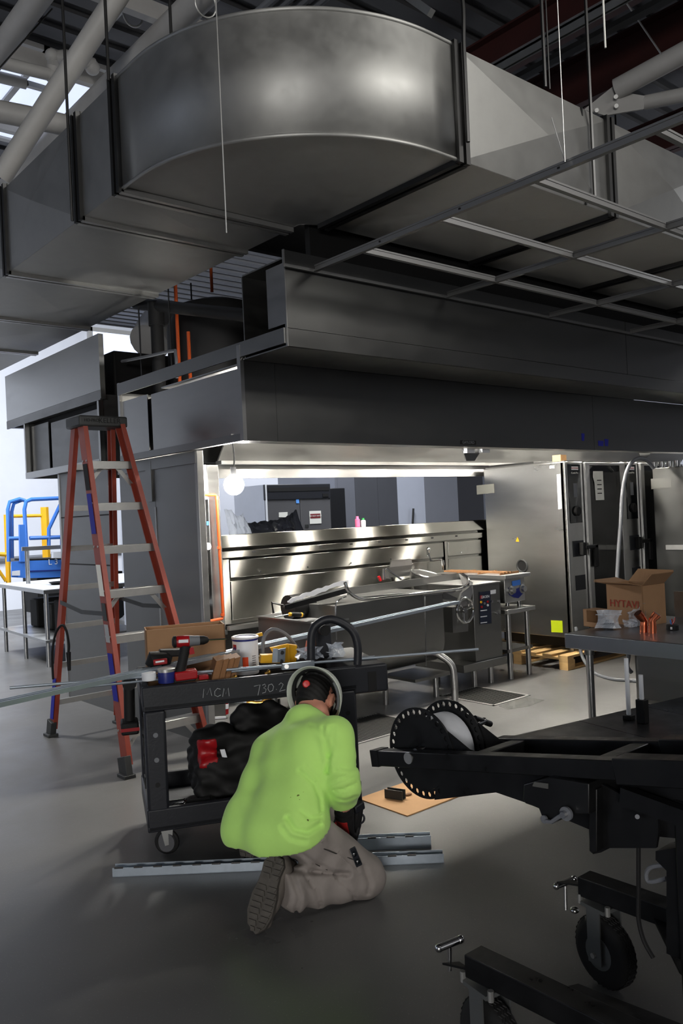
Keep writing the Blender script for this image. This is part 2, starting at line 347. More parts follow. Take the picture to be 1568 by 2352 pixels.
# ------------------------------------------------------------------ big rectangular duct with radius elbow
DX, DY, DZ0, DZ1, DW = 2.15, 2.97, 3.52, 4.14, 1.2
S1, S2, S3, S4 = 3.49, 4.347, 4.88, 6.2
duct = thing('air_duct', 'huge galvanised rectangular air duct turning a rounded corner overhead', 'duct', (2.8, 4.0, DZ0))
rr = 1.13; cx, cy = DX+rr, DY+rr
outer = [Vector((S1, DY, 0))]+[Vector((cx+rr*math.cos(R(270-90*i/36)), cy+rr*math.sin(R(270-90*i/36)), 0)) for i in range(37)]+[Vector((DX, S2, 0))]
inner = [Vector((S1, DY+DW, 0)), Vector((DX+DW+.06, DY+DW+.02, 0)), Vector((DX+DW, DY+DW+.08, 0)), Vector((DX+DW, S2, 0))]
def wallstrip(pts, z0, z1):
    n = len(pts); b = MB()
    return b.add([(p.x, p.y, z) for p in pts for z in (z0, z1)], [(2*i, 2*i+1, 2*i+3, 2*i+2) for i in range(n-1)])
part('elbow_heel', duct, wallstrip(outer, DZ0, DZ1), M_GALV, smooth=60, thick=.006)
part('elbow_throat', duct, wallstrip(inner, DZ0, DZ1), M_GALV, smooth=60, thick=.006)
mid = len(outer)//2+2; inn = Vector((DX+DW+.03, DY+DW+.05, 0))
for z, nm in ((DZ0, 'elbow_bottom'), (DZ1, 'elbow_top')):
    a = outer[:mid+1]; c = outer[mid:]
    part(nm, duct, MB().prism([p+Z*z for p in a]+[inn+Z*z, inner[0]+Z*z], Z*.006), M_GALV)
    part(nm, duct, MB().prism([p+Z*(z+.003) for p in c]+[inner[3]+Z*(z+.003), inn+Z*(z+.003)], Z*.006), M_GALV)
part('corner_seam', duct, MB().tube([p+Z*(DZ0-.004) for p in outer], .011, 8), M_GALV, smooth=60)
part('corner_seam', duct, MB().tube([p+Z*(DZ1+.004) for p in outer], .012, 8), M_GALV, smooth=60)
def sheet4(a, b, c, d, push):
    """cross-broken panel: four facets meeting at a slightly raised middle"""
    a, b, c, d = map(Vector, (a, b, c, d)); m = (a+b+c+d)/4+Vector(push)
    return MB().add([a, b, c, d, m], [(0, 1, 4), (1, 2, 4), (2, 3, 4), (3, 0, 4)])
def sect_x(xa, xb, br=.055):
    y0, y1 = DY, DY+DW
    part('duct_side', duct, sheet4((xa, y0, DZ0), (xb, y0, DZ0), (xb, y0, DZ1), (xa, y0, DZ1), (0, -br, 0)), M_GALV, smooth=0, thick=.004)
    part('duct_bottom', duct, sheet4((xa, y0, DZ0), (xa, y1, DZ0), (xb, y1, DZ0), (xb, y0, DZ0), (0, 0, -.02)), M_GALV, smooth=0, thick=.004)
    part('duct_top', duct, MB().box(xa, xb, y0, y1, DZ1-.004, DZ1), M_GALV); part('duct_side', duct, MB().box(xa, xb, y1-.004, y1, DZ0, DZ1), M_GALV)
def sect_y(ya, yb, br=.03):
    x0, x1 = DX, DX+DW
    part('duct_side', duct, sheet4((x0, ya, DZ0), (x0, ya, DZ1), (x0, yb, DZ1), (x0, yb, DZ0), (-br, 0, 0)), M_GALV, smooth=0, thick=.004)
    part('duct_bottom', duct, sheet4((x0, ya, DZ0), (x0, yb, DZ0), (x1, yb, DZ0), (x1, ya, DZ0), (0, 0, -.02)), M_GALV, smooth=0, thick=.004)
    part('duct_top', duct, MB().box(x0, x1, ya, yb, DZ1-.004, DZ1), M_GALV); part('duct_side', duct, MB().box(x1-.004, x1, ya, yb, DZ0, DZ1), M_GALV)
def flange_x(x):
    for o in (-.045, .012):
        part('flange', duct, MB().box(x+o, x+o+.033, DY-.028, DY+.004, DZ0-.025, DZ1+.02).box(x+o, x+o+.033, DY, DY+DW, DZ1, DZ1+.025), M_GALVD)
        part('flange', duct, MB().box(x+o, x+o+.033, DY, DY+DW, DZ0-.03, DZ0), M_GALVD)
def flange_y(y):
    for o in (-.045, .012):
        part('flange', duct, MB().box(DX-.028, DX+.004, y+o, y+o+.033, DZ0-.025, DZ1+.02).box(DX, DX+DW, y+o, y+o+.033, DZ1, DZ1+.025), M_GALVD)
        part('flange', duct, MB().box(DX-.01, DX+DW, y+o, y+o+.033, DZ0-.03, DZ0), M_ALU)
xs = [S1, 4.97, 6.45, 7.95, 9.5]
for a, c in zip(xs[:-1], xs[1:]): sect_x(a, c)
for a in xs[:-1]: flange_x(a)
part('joint_bar', duct, MB().box(4.66, 4.675, DY-.012, DY, DZ0, DZ1), M_INK)
ys = [S2, S3, S4, 7.55, 8.9, 10.3]
for a, c in zip(ys[:-1], ys[1:]): sect_y(a, c, .055 if a > S2 else .004)
for a in ys[:-1]: flange_y(a)
part('duct_cap', duct, MB().box(DX, DX+DW, 10.28, 10.3, DZ0, DZ1), M_GALV)
# hanger straps, rods and wires
def hang(nm, lab, p0, p1, r, m=M_GALVD, cat='hanger', n=6): return single(nm, lab, cat, MB().cyl(p0, p1, r, n=n), m, loc=tuple(p1))
def drop(px, py, d):     # straight up to the roof from the point seen at this pixel
    p = P(px, py, d=d); return Vector((p.x, p.y, ROOF)), p
hang('hanger_rod', 'grey hanger rod left of the rounded duct, reaching the duct joint', Vector((2.1, 4.9, ROOF)), Vector((2.1, 4.9, 3.5)), .009)
hang('hanger_rod', 'grey hanger rod at the start of the rounded duct corner', Vector((2.105, 4.33, ROOF)), Vector((2.105, 4.33, 4.12)), .009)
hang('hanger_rod', 'thin rod hanging behind the top edge of the rounded duct, third from left', Vector((2.5, 4.3, ROOF)), Vector((2.5, 4.3, 4.15)), .009)
single('hanger_strap', 'bent metal strap looped onto the duct joint at the right end of the elbow', 'strap', MB().tube(bez([(3.40, 3.16, 5.4), (3.44, 3.06, 4.9), (3.50, 2.93, 4.45), (3.49, 2.915, 4.1), (3.488, 2.915, 3.6)], 8), .012, 6), M_GALVD)
hang('hanger_rod', 'grey rod to the duct joint right of the bright creased panel', Vector((4.72, 2.93, ROOF)), Vector((4.72, 2.93, 3.55)), .012)
hang('hanger_rod', 'dark slim rod behind the creased duct panel, under the red beam', *drop(1252, 200, 5.2), .012)
hang('hanger_rod', 'second dark slim rod behind the creased duct panel', *drop(1262, 205, 5.25), .006)
a, c = drop(520, 535, 3.45); hang('hanger_wire', 'long loose ceiling wire dangling in front of the rounded duct', a, c, .0028, M_ALU, 'wire')
a, c = drop(1297, 372, 3.75); hang('hanger_wire', 'taut ceiling wire to the main tee at right', a, c, .0026, M_ALU, 'wire')
a, c = drop(1390, 110, 3.6); hang('hanger_wire', 'short white wire end dangling near the top right', a, c, .0045, M_PAPER, 'wire')
c = P(1297, 372, d=3.75); hang('hanger_wire', 'slanting wire tied to the main tee beside the taut wire', P(1266, 270, d=3.8), c, .0022, M_ALU, 'wire')
hang('hanger_wire', 'slack diagonal wire from the roof to the white truss tube at top right', P(1420, -20, d=6.9), P(1522, 130, d=6.7), .008, M_ALU, 'wire')
hang('hanger_wire', 'dark cable slanting across the far left truss tube', P(120, 20, d=6.2), P(0, 155, d=6.0), .006, M_INK, 'wire')
single('pipe_clamp', 'bright pipe clamp loop under the roof at top left', 'clamp', MB().torus(P(305, 35, d=7.2), (0, 1, .2), .09, .009), M_ALU)
single('pipe_clamp', 'bright curved clamp on the thick truss chord above the rounded duct', 'clamp', MB().torus(P(472, 10, d=5.6), (0, 1, .2), .08, .006), M_ALU)

# ------------------------------------------------------------------ ceiling grid
CZ = 3.14
gridt = thing('ceiling_grid', 'open suspended ceiling grid of metal tees, tiles not yet in', 'ceiling grid', (4.6, 3.0, CZ))
TEE = [(-.013, 0), (.013, 0), (.013, .004), (.003, .004), (.003, .030), (.006, .032), (.006, .042), (-.006, .042), (-.006, .032), (-.003, .030), (-.003, .004), (-.013, .004)]
part('main_tee', gridt, MB().extr(TEE, (3.27, -.4, CZ), (3.27, 4.0, CZ)), M_TEE)
for x in (4.48, 5.70, 6.92, 8.14): part('main_tee', gridt, MB().extr(TEE, (x, -.4, CZ), (x, 4.0, CZ)), M_TEE)
for y in (3.56, 2.95, 2.34, 1.73, 1.12, .5):
    for xa in (3.27, 4.48, 5.70, 6.92): part('cross_tee', gridt, MB().extr(TEE, (xa+.014, y, CZ), (xa+1.2, y, CZ)), M_TEE)
part('wall_angle', gridt, MB().box(3.04, 11, 4.0, 4.024, CZ-.003, CZ).box(3.04, 11, 4.021, 4.024, CZ, CZ+.024), M_TEE)
for y in (-.1, .4, 1.0, 1.6, 2.2, 2.8, 3.4):
    part('tee_slot', gridt, MB().box(3.2625, 3.2775, y, y+.012, CZ+.016, CZ+.024), M_INK)
# ------------------------------------------------------------------ supply plenum over the near hood front
HX, HY, HZ = 3.04, 4.53, 2.134
XE = 11.5
ple = thing('supply_plenum', 'long stainless supply plenum box along the top of the near hood', 'plenum', (7, 4.3, 2.66))
sx = P(1440, 850, y=4.03).x
part('front_panel', ple, MB().box(HX+.01, sx-.003, 4.03, 4.036, 2.775, 3.25), M_HOOD)
part('front_panel', ple, MB().box(sx+.003, XE, 4.03, 4.036, 2.775, 3.25), M_HOOD)
part('lower_band', ple, MB().box(HX+.01, XE, 4.026, 4.036, 2.66, 2.772), M_HOOD, bev=.002)
part('end_panel', ple, MB().box(HX+.01, HX+.016, 4.036, 4.22, 2.8, 3.17), M_STEEL)
part('perforated_bottom', ple, MB().box(HX+.01, XE, 4.04, 4.515, 2.66, 2.668), M_STEELD)
part('top_panel', ple, MB().box(HX+.02, XE, 4.05, 4.5, 3.2, 3.21), M_STEELD)
part('corner_flashing', ple, MB().box(HX+.006, HX+.014, 4.024, 4.04, 2.66, 3.25), M_STEEL)
part('back_panel', ple, MB().box(HX+.02, XE, 4.5, 4.51, 2.67, 3.2), M_STEELD)
# ------------------------------------------------------------------ near exhaust hood
def hood_lights(hood, y): pass
hood = thing('exhaust_hood', 'long stainless kitchen exhaust hood, near side of the island', 'hood', (7, 5.3, HZ))
s0, s1 = 3.31, P(1361, 950, y=HY).x
for a, c in ((HX, s0-.001), (s0+.001, s1-.002), (s1+.002, XE)): part('front_panel', hood, MB().box(a, c, HY, HY+.012, HZ, 2.66), M_HOOD)
part('front_lip', hood, MB().box(HX, XE, HY+.012, HY+.16, HZ, HZ+.006).box(HX, XE, HY+.155, HY+.16, HZ+.006, HZ+.06), M_STEEL)
part('inner_skin', hood, MB().box(HX+.03, XE, HY+.02, HY+.026, HZ+.03, 2.64), M_STEEL)
part('canopy_ceiling', hood, MB().box(HX+.02, XE, HY+.02, 5.65, 2.64, 2.65), M_STEEL)
part('filter_bank', hood, MB().prism([(3.74, 5.55, 2.64), (3.74, 5.57, 2.64), (3.74, 6.0, 2.12), (3.74, 5.98, 2.12)], X*(XE-3.74)), M_STEEL)
part('grease_gutter', hood, MB().box(3.74, XE, 5.93, 6.02, 2.09, 2.12), M_STEELD)
part('back_lip', hood, MB().box(3.74, 7.5, 5.99, 6.0, 1.975, 2.089), M_STEEL)
part('rear_panel', hood, MB().box(HX+.03, XE, 6.33, 6.345, HZ, 2.7), M_STEELD)
part('corner_post', hood, MB().box(HX-.008, HX+.02, HY-.004, HY+.035, HZ, 2.76), M_STEEL)
part('end_rail', hood, MB().box(HX-.006, HX+.004, HY-.49, 6.345, 2.68, 2.775), M_STEELD)
part('end_rail', hood, MB().box(HX-.006, HX+.03, HY+.03, 6.345, HZ, HZ+.05), M_STEELD)
part('end_panel', hood, MB().box(HX+.012, HX+.02, HY+.035, 5.80, HZ+.05, 2.615), M_STEEL)
part('end_panel', hood, MB().box(HX+.012, HX+.02, 5.865, 6.31, HZ+.05, 2.625), M_STEEL)
part('end_post', hood, MB().box(HX-.004, HX+.02, 6.31, 6.345, HZ, 2.78), M_STEEL)
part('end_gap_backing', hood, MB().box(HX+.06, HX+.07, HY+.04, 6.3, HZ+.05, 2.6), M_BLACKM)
pl = part('name_plate', hood, MB().prism([P(1058, 1011, y=HY-.004), P(1093, 1012.5, y=HY-.004), P(1093, 1022, y=HY-.004), P(1058, 1020.5, y=HY-.004)], Y*.004), M_INK)
text('plate_lettering', 'GAYLORD', pl, P(1075.5, 1016.5, y=HY-.0055), X, Z, .032, M_GREYP)
for q in ((1335, 995, 1342, 1013), (1373, 1012, 1386, 1025), (1388, 1008, 1397, 1025)):
    part('blue_tape', hood, MB().prism([P(q[0], q[1], y=HY-.002), P(q[2], q[1]+1, y=HY-.002), P(q[2]-1, q[3], y=HY-.002), P(q[0]+1, q[3]-1, y=HY-.002)], Y*.0015), M_TAPE, label='scrap of blue masking tape')
# bracket hanging at the hood front lip
bx = P(1062, 1045, y=HY+.3).x
part('lip_bracket', hood, MB().prism([(bx-.12, HY+.2, HZ+.02), (bx+.16, HY+.2, HZ+.02), (bx+.04, HY+.2, HZ-.10), (bx-.07, HY+.2, HZ-.10)], Y*.012), M_STEELD)
part('sprinkler_cap', hood, MB().box(bx-.1, bx, HY+.16, HY+.2, HZ-.035, HZ+.005), M_PLW); part('sprinkler_cap', hood, MB().box(bx+.1, bx+.2, HY+.16, HY+.2, HZ-.03, HZ+.01), M_PLW)
bx2 = P(1460, 1048, y=HY+.3).x
part('lip_bracket', hood, MB().prism([(bx2-.12, HY+.2, HZ+.02), (bx2+.16, HY+.2, HZ+.02), (bx2+.04, HY+.2, HZ-.05), (bx2-.07, HY+.2, HZ-.05)], Y*.012), M_STEELD)
for k in range(8):       # recessed canopy lamps
    x = 3.95+.9*k
    t = thing('hood_lamp', 'recessed hood lamp, number %s along the near canopy from its open end' % ['one', 'two', 'three', 'four', 'five', 'six', 'seven', 'eight'][k], 'lamp', (x, 5.1, 2.6), 'lamps inside the near hood')
    part('frame', t, MB().box(x-.2, x+.2, 5.0, 5.2, 2.618, 2.639), M_STEELD)
    part('lens', t, MB().box(x-.085, x+.085, 5.05, 5.15, 2.605, 2.618), M_LENS)
# temporary work lamp
bl = P(537, 1114, y=5.5)
t = thing('work_lamp', 'glaring bare temporary work lamp hanging under the hood near its open end', 'lamp', tuple(bl))
part('globe', t, MB().ball(bl, .08, 20, 12), M_BULB)  # globe oversized, the lamp's glare put into its shape
part('socket', t, MB().cyl(bl+Z*.077, bl+Z*.14, .022, n=12), M_INK)
part('cord', t, MB().tube(bez([bl+Z*.13, bl+Vector((.02, .01, .25)), bl+Vector((-.01, .03, 2.638-bl.z))], 8), .006, 6), M_INK)
# ------------------------------------------------------------------ far hood with its end enclosure
fh = thing('exhaust_hood', 'far hood of the island, its end enclosed by a tall stainless panel', 'hood', (7, 7.7, HZ))
part('end_enclosure', fh, MB().box(HX-.012, HX, 6.65, 8.98, 2.775, 3.25), M_STEEL)
part('end_enclosure_edge', fh, MB().box(HX-.014, HX+.03, 6.64, 6.66, 2.70, 3.25), M_STEEL)
part('enclosure_band', fh, MB().box(HX-.016, HX, 6.65, 8.98, 2.69, 2.772), M_STEELD)
part('plenum_side', fh, MB().box(HX, XE, 8.9, 8.98, 2.7, 3.25), M_STEELD)
part('end_post', fh, MB().box(HX-.01, HX+.03, 6.70, 6.735, HZ, 2.72), M_STEEL)
part('end_post', fh, MB().box(HX-.01, HX+.03, 8.47, 8.50, HZ, 2.72), M_STEEL)
part('end_rail', fh, MB().box(HX-.012, HX+.03, 6.73, 8.5, HZ, HZ+.06), M_STEEL)
part('end_panel', fh, MB().box(HX+.05, HX+.06, 6.74, 7.93, HZ+.05, 2.64), M_STEELD)
part('end_panel', fh, MB().box(HX+.05, HX+.06, 8.0, 8.46, HZ+.05, 2.66), M_STEELD)
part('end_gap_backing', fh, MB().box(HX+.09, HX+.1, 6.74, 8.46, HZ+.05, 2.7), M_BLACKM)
part('side_panel', fh, MB().box(HX+.03, XE, 6.73, 6.74, HZ, 2.75), M_STEELD)
part('side_panel', fh, MB().box(HX+.03, XE, 8.48, 8.50, HZ, 2.75), M_STEELD)
part('roof_panel', fh, MB().box(HX+.03, XE, 6.74, 8.48, 2.7, 2.71), M_STEELD)
part('canopy_ceiling', fh, MB().box(HX+.1, XE, 6.75, 8.47, 2.45, 2.46), M_STEEL)
single('dark_blocker', 'dark mass added on the far hood, blacking out the view behind its end enclosure', 'blocker', MB().box(3.3, 6.5, 6.95, 8.4, 2.715, 3.19), M_BLACKM, bev=.02)  # added black box, hides the bright window behind the far hood
# ------------------------------------------------------------------ wing walls at the open end and utility wall
ww = thing('wing_wall', 'tall stainless end panel under the near hood, right of the ladder', 'wall panel', (3.12, 5.9, 0))
ya = 6.52
part('panel', ww, MB().box(3.105, 3.135, 5.27, 5.905, .0, HZ), M_STEELD); part('panel', ww, MB().box(3.105, 3.135, 5.91, ya, 0, HZ), M_STEELD)
part('edge_post', ww, MB().box(3.095, 3.15, 5.235, 5.275, 0, HZ), M_STEEL, bev=.004)
part('seam_strip', ww, MB().box(3.100, 3.106, 5.9, 5.914, 0, 1.75), M_STEEL)
part('top_rail', ww, MB().box(3.09, 3.106, 5.25, ya, HZ-.09, HZ-.002), M_STEELD)
part('cover_strap', ww, MB().box(3.088, 3.104, 5.93, 6.02, HZ-.34, HZ-.02), M_STEELD)
wf = thing('wing_wall', 'stainless end panel under the far hood, seen through the ladder', 'wall panel', (3.12, 7.3, 0))
part('panel', wf, MB().box(3.105, 3.135, 6.75, 7.83, .0, HZ), M_STEELD)
part('edge_post', wf, MB().box(3.10, 3.14, 7.81, 7.85, 0, HZ), M_STEEL)
for z in (1.71, 1.27): part('joint_line', wf, MB().box(3.102, 3.106, 6.75, 7.82, z, z+.012), M_INK)
uw = thing('utility_wall', 'half height stainless utility wall with bright streaked backsplash behind the kettle', 'utility wall', (6.5, 6.1, .73))
UY = 5.95
def uz(py, px=531): return P(px, py, y=UY).z
zt, zc = uz(1230), uz(1258)
part('core', uw, MB().box(3.72, 7.5, UY+.03, 6.3, .74, zc), M_SPLASH)
part('sloped_cap', uw, MB().prism([(3.715, UY, zc), (3.715, UY-.012, zc+.004), (3.715, UY+.06, zt), (3.715, 6.3, zt), (3.715, 6.3, zc)], X*3.78), M_SPLASH, smooth=20)
xr = P(1027, 1280, y=UY).x
part('service_strip', uw, MB().box(3.72, 7.5, UY, UY+.035, uz(1283)+.006, zc-.03), M_SPLASH, bev=.002)
rows = ((uz(1328), uz(1287)), (.775, uz(1336)))
for (za, zb_) in rows:
    for (xa, xb) in ((3.80, xr-.04), (xr+.03, 7.45)):
        part('access_panel', uw, MB().box(xa, xb, UY+.012, UY+.035, za, zb_), M_SPLASH, bev=.004)
for (xa, xb) in ((3.72, 3.785), (xr-.025, xr+.015)): part('frame_stile', uw, MB().box(xa, xb, UY+.004, UY+.034, .75, uz(1284)), M_SPLASH, bev=.002)
for k in range(8):
    xx = 4.02+.37*k; part('slot', uw, MB().box(xx, xx+.035, UY-.0015, UY+.01, zc-.055, zc-.04), M_INK)
for k in range(6):
    xx = 4.1+.52*k; part('stud', uw, MB().cyl((xx, UY+.004, rows[0][0]+.03), (xx, UY+.014, rows[0][0]+.03), .007, n=8), M_CHROME)
part('bottom_ledge', uw, MB().box(3.72, 4.45, UY-.06, UY+.1, .70, .735).box(4.5, 7.5, UY-.02, UY+.1, .71, .74), M_STEEL)
part('back_post', uw, MB().box(3.75, 3.81, 6.1, 6.16, 0, .74).box(6.9, 6.96, 6.1, 6.16, 0, .74), M_STEELD)
part('chrome_post', uw, MB().box(3.60, 3.715, UY-.01, UY+.06, .70, 2.085), M_STEEL, bev=.005)
# pipe chase with the orange conduit
ch = thing('pipe_chase', 'narrow open chase with grey pipes beside the end panel', 'pipe chase', (3.35, 6.0, .68))
part('back_sheet', ch, MB().box(3.14, 3.62, 6.28, 6.3, .7, 2.08), M_STEEL)
part('shelf', ch, MB().box(3.14, 3.72, UY-.03, 6.3, .67, .705), M_STEEL); part('cross_rail', ch, MB().box(3.14, 3.6, UY+.05, UY+.1, 1.335, 1.385), M_STEEL)
part('head_panel', ch, MB().box(3.14, 3.6, UY-.005, UY+.03, 1.80, 2.085), M_WHITE)
part('dark_back', ch, MB().box(3.15, 3.6, 6.2, 6.21, .72, 1.30), M_BLACKM)
for xx in (P(482, 1300, y=6.1).x, P(492, 1300, y=6.1).x):
    part('pipe', ch, MB().tube(bez([(xx, 6.12, .75), (xx, 6.12, .95), (xx, 6.12, 1.17), (xx+.02, 6.1, 1.25), (xx+.06, 6.14, 1.29)], 6), .022, 10), M_GREYP)
    part('pipe_collar', ch, MB().cyl((xx, 6.12, 1.0), (xx, 6.12, 1.05), .03, n=10), M_GREYP); part('pipe_collar', ch, MB().cyl((xx, 6.12, 1.18), (xx, 6.12, 1.23), .03, n=10), M_GREYP)
part('pipe', ch, MB().cyl((3.15, 6.05, .93), (3.62, 6.05, .93), .032), M_GREYP)
part('hose', ch, MB().tube(bez([(3.2, 6.0, .72), (3.36, 6.0, .78), (3.46, 6.0, .88)], 8), .014, 8), M_GREYP)
part('gauge', ch, MB().cyl((P(475, 1255, y=UY).x, UY+.02, uz(1255, 475)), (P(475, 1255, y=UY).x, UY-.02, uz(1255, 475)), .03, n=18), M_PLW)
part('label_plate', ch, MB().box(P(474, 1201, y=UY).x, P(496, 1201, y=UY).x, UY-.002, UY+.002, uz(1206, 485), uz(1197, 485)), M_BLUE, label='small blue label plate')
oc = thing('orange_conduit', 'bright orange conduit looping round the pipe chase opening', 'conduit', (3.4, UY-.05, .7))
yo = UY-.05
part('conduit_run', oc, MB().tube([P(462, 1136, y=yo), P(494, 1137, y=yo), P(497, 1142, y=yo), P(512, 1412, y=yo), P(510, 1421, y=yo), P(465, 1430, y=yo)], .013, 10), M_ORPIPE)
for q in ((498, 1144), (503, 1258), (511, 1412)): part('coupling', oc, MB().cyl(P(q[0], q[1]-3, y=yo), P(q[0], q[1]+3, y=yo), .018, n=10), M_ORPIPE)
single('orange_conduit', 'short orange conduit dropping below the chase shelf', 'conduit', MB().tube([P(470, 1447, y=yo), P(508, 1444, y=yo), P(513, 1450, y=yo), P(516, 1512, y=yo), P(517, 1560, y=yo)], .012, 10), M_ORPIPE)
# ------------------------------------------------------------------ clutter above the near hood (no enclosure yet)
xq = 3.5
dp = thing('blackout_panel', 'dark panel added behind the supply plenum to black out the roof deck', 'panel', (5, 5.05, 3.6))  # added dark panel, blocks the lit roof deck from view
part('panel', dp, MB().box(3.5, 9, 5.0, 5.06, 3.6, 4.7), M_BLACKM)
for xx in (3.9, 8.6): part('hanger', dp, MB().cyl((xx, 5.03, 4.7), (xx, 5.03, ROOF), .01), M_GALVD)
bd = thing('wrapped_duct', 'fat black wrapped exhaust duct on top of the near hood', 'duct', (4.5, 5.6, 2.7))
part('duct_body', bd, MB().lathe((4.08, 6.42, 2.76), Z, [(.42, .0), (.46, .2), (.46, .6), (.38, .78), (.2, .84)], 28), M_BLACKM)
part('duct_neck', bd, MB().box(4.4, 9.0, 5.2, 6.3, 2.76, 3.5), M_BLACKM)
single('blackout_sheet', 'black sheet added above the plenum to darken the gap under the duct', 'sheeting', MB().box(3.44, 11, 4.25, 4.3, 3.212, 3.9), M_BLACKM)  # added black sheet, darkens the gap between plenum and duct
single('grey_duct', 'pale galvanised duct elbow behind the black wrapped duct', 'duct', MB().tube(bez([(4.9, 8.4, 3.75), (4.6, 8.0, 3.75), (4.2, 7.6, 3.7), (3.9, 7.4, 3.4)], 8), .2, 16), M_WPAINT)
bp = thing('black_pipe', 'black tee-shaped pipe standing above the near hood end', 'pipe', (3.45, 6.0, 2.7))
a, c, e = P(312, 697, x=3.45), P(358, 700, x=3.45), P(620, 725, y=5.2)
part('pipe_run', bp, MB().cyl(a, P(605, 729, x=3.45), .05), M_BLACKM)
part('riser', bp, MB().cyl(c, Vector((c.x, c.y, 2.72)), .055), M_BLACKM); part('tee_collar', bp, MB().cyl(c-Z*.18, c+Z*.02, .07), M_BLACKM)
def vpipe(px, y0, y1, x, r, lab, m, nm='sprinkler_pipe'):
    p, q = P(px, y0, x=x), P(px, y1, x=x); return single(nm, lab, 'pipe', MB().cyl(p, Vector((p.x, p.y, q.z)), r, n=10), m, loc=(p.x, p.y, q.z))
vpipe(402, 640, 880, 3.6, .016, 'orange pipe, upper left one behind the black tee pipe', M_ORPIPE)
vpipe(368, 760, 880, 3.5, .015, 'orange pipe standing right of the black riser', M_ORPIPE)
vpipe(432, 762, 870, 3.5, .015, 'short orange pipe rising from the hood end rail', M_ORPIPE)
vpipe(484, 610, 672, 3.9, .014, 'thin orange pipe below the duct corner', M_ORPIPE)
vpipe(318, 705, 870, 3.4, .007, 'thin grey rod left of the black riser', M_GALVD, 'hanger_rod')
vpipe(386, 660, 870, 3.4, .006, 'thin grey rod right of the black riser', M_GALVD, 'hanger_rod')
vpipe(438, 650, 690, 4.2, .008, 'thin grey rod before the pale duct elbow', M_GALVD, 'hanger_rod')
single('grey_conduit', 'grey conduit bending down into the near hood top', 'conduit', MB().tube(bez([P(280, 830, x=3.3), P(340, 818, x=3.3), P(395, 806, x=3.3), P(403, 812, x=3.3), P(406, 868, x=3.3)], 8), .013, 8), M_GREYP)
# ------------------------------------------------------------------ orange step ladder
lad = thing('step_ladder', 'tall orange fibreglass step ladder standing open beside the hood end', 'ladder', (2.66, 5.7, 0))
topz = 2.34
fB, fC = Vector((2.345, 5.02, 0)), Vector((2.965, 4.99, 0)); rA, rD = Vector((2.41, 6.47, 0)), Vector((2.96, 6.42, 0))
tB, tC = Vector((2.415, 5.66, topz)), Vector((2.72, 5.63, topz)); tA, tD = Vector((2.42, 5.80, topz)), Vector((2.72, 5.78, topz))
def chan(p0, p1, wd, dp, out, t=.008):
    """U channel rail: web faces 'out' (sideways), flanges turn inwards"""
    d = (p1-p0).normalized(); o = Vector(out); o = (o-d*o.dot(d)).normalized(); s = d.cross(o)
    b = MB()
    return b.prism([p0+s*a*wd/2+o*c for a, c in ((-1, 0), (1, 0), (1, -dp), (1-2*t/wd, -dp), (1-2*t/wd, -t), (-1+2*t/wd, -t), (-1+2*t/wd, -dp), (-1, -dp))], p1-p0)
for nm, p0, p1, o, w_ in (('front_rail', fB, tB, -X, .095), ('front_rail', fC, tC, X, .095), ('rear_rail', rA, tA, -X, .07), ('rear_rail', rD, tD, X, .07)):
    d = (p1-p0).normalized()
    r = part(nm, lad, chan(p0+d*.07, p1, w_, .034, o), M_ORANGE)
    part('foot', lad, MB().bar(p0, p0+d*.13, .045, w_+.016, up=Y).box(p0.x-.04, p0.x+.04, p0.y-.055, p0.y+.055, 0, .022), M_ALUD, bev=.003)
    if nm == 'front_rail':
        for k in range(8):
            z = .28+.3*k; q = p0+(p1-p0)*(z/topz)
            for s in (-.03, .03): part('rivet', r, MB().cyl(q+Vector(o)*-.002+Y*s, q+Vector(o)*.004+Y*s, .008, n=8), M_ALU)
def fr(z): return fB+(tB-fB)*(z/topz), fC+(tC-fC)*(z/topz)
def rr_(z): return rA+(tA-rA)*(z/topz), rD+(tD-rD)*(z/topz)
for k in range(7):
    z = .29+.298*k; a, c = fr(z)
    s = part('step', lad, MB().box(a.x+.006, c.x-.006, a.y-.045, a.y+.045, z-.03, z), M_ALU, bev=.003)
    part('step_lip', s, MB().box(a.x+.006, c.x-.006, a.y-.048, a.y-.042, z-.055, z-.004), M_ALU)
    if k in (0, 3, 6):
        for p, o in ((a, 1), (c, -1)):
            q = p+Vector((.01*o, 0, -.17)); part('knee_brace', lad, MB().bar(q, p+Vector((.13*o, 0, -.03)), .03, .006, up=Y), M_ALU)
    a, c = rr_(z)
    part('rear_brace', lad, MB().box(a.x+.01, c.x-.01, a.y-.012, a.y+.012, z-.04, z), M_ALU)
cp = part('top_cap', lad, MB().box(2.385, 2.75, 5.60, 5.85, topz-.012, topz+.066), M_ALUD, bev=.012)
text('cap_lettering', 'KELLER', cp, (2.61, 5.5985, topz+.03), X, Z, .052, M_INK); text('cap_lettering', 'HD·PRO', cp, (2.475, 5.5985, topz+.03), X, Z, .03, M_INK)
a, c = fr(1.03), rr_(1.06)
for i in (0, 1):
    m_ = (a[i]+c[i])/2-Z*.03
    part('spreader', lad, MB().bar(a[i], m_, .006, .03, up=Z).bar(m_, c[i], .006, .03, up=Z), M_ALUD)
q0 = fB+(tB-fB)*.86; q1 = fB+(tB-fB)*.62
d = (q1-q0).normalized(); n = Vector((-1, 0, 0)); n = (n-d*n.dot(d)).normalized()
def sticker(t0, t1, m, yo0, yo1, nm='sticker'):
    a, c = fB+(tB-fB)*t0, fB+(tB-fB)*t1
    return part(nm, lad, MB().prism([a+n*.0035+Y*yo0, a+n*.0035+Y*yo1, c+n*.0035+Y*yo1, c+n*.0035+Y*yo0], n*.0015), m)
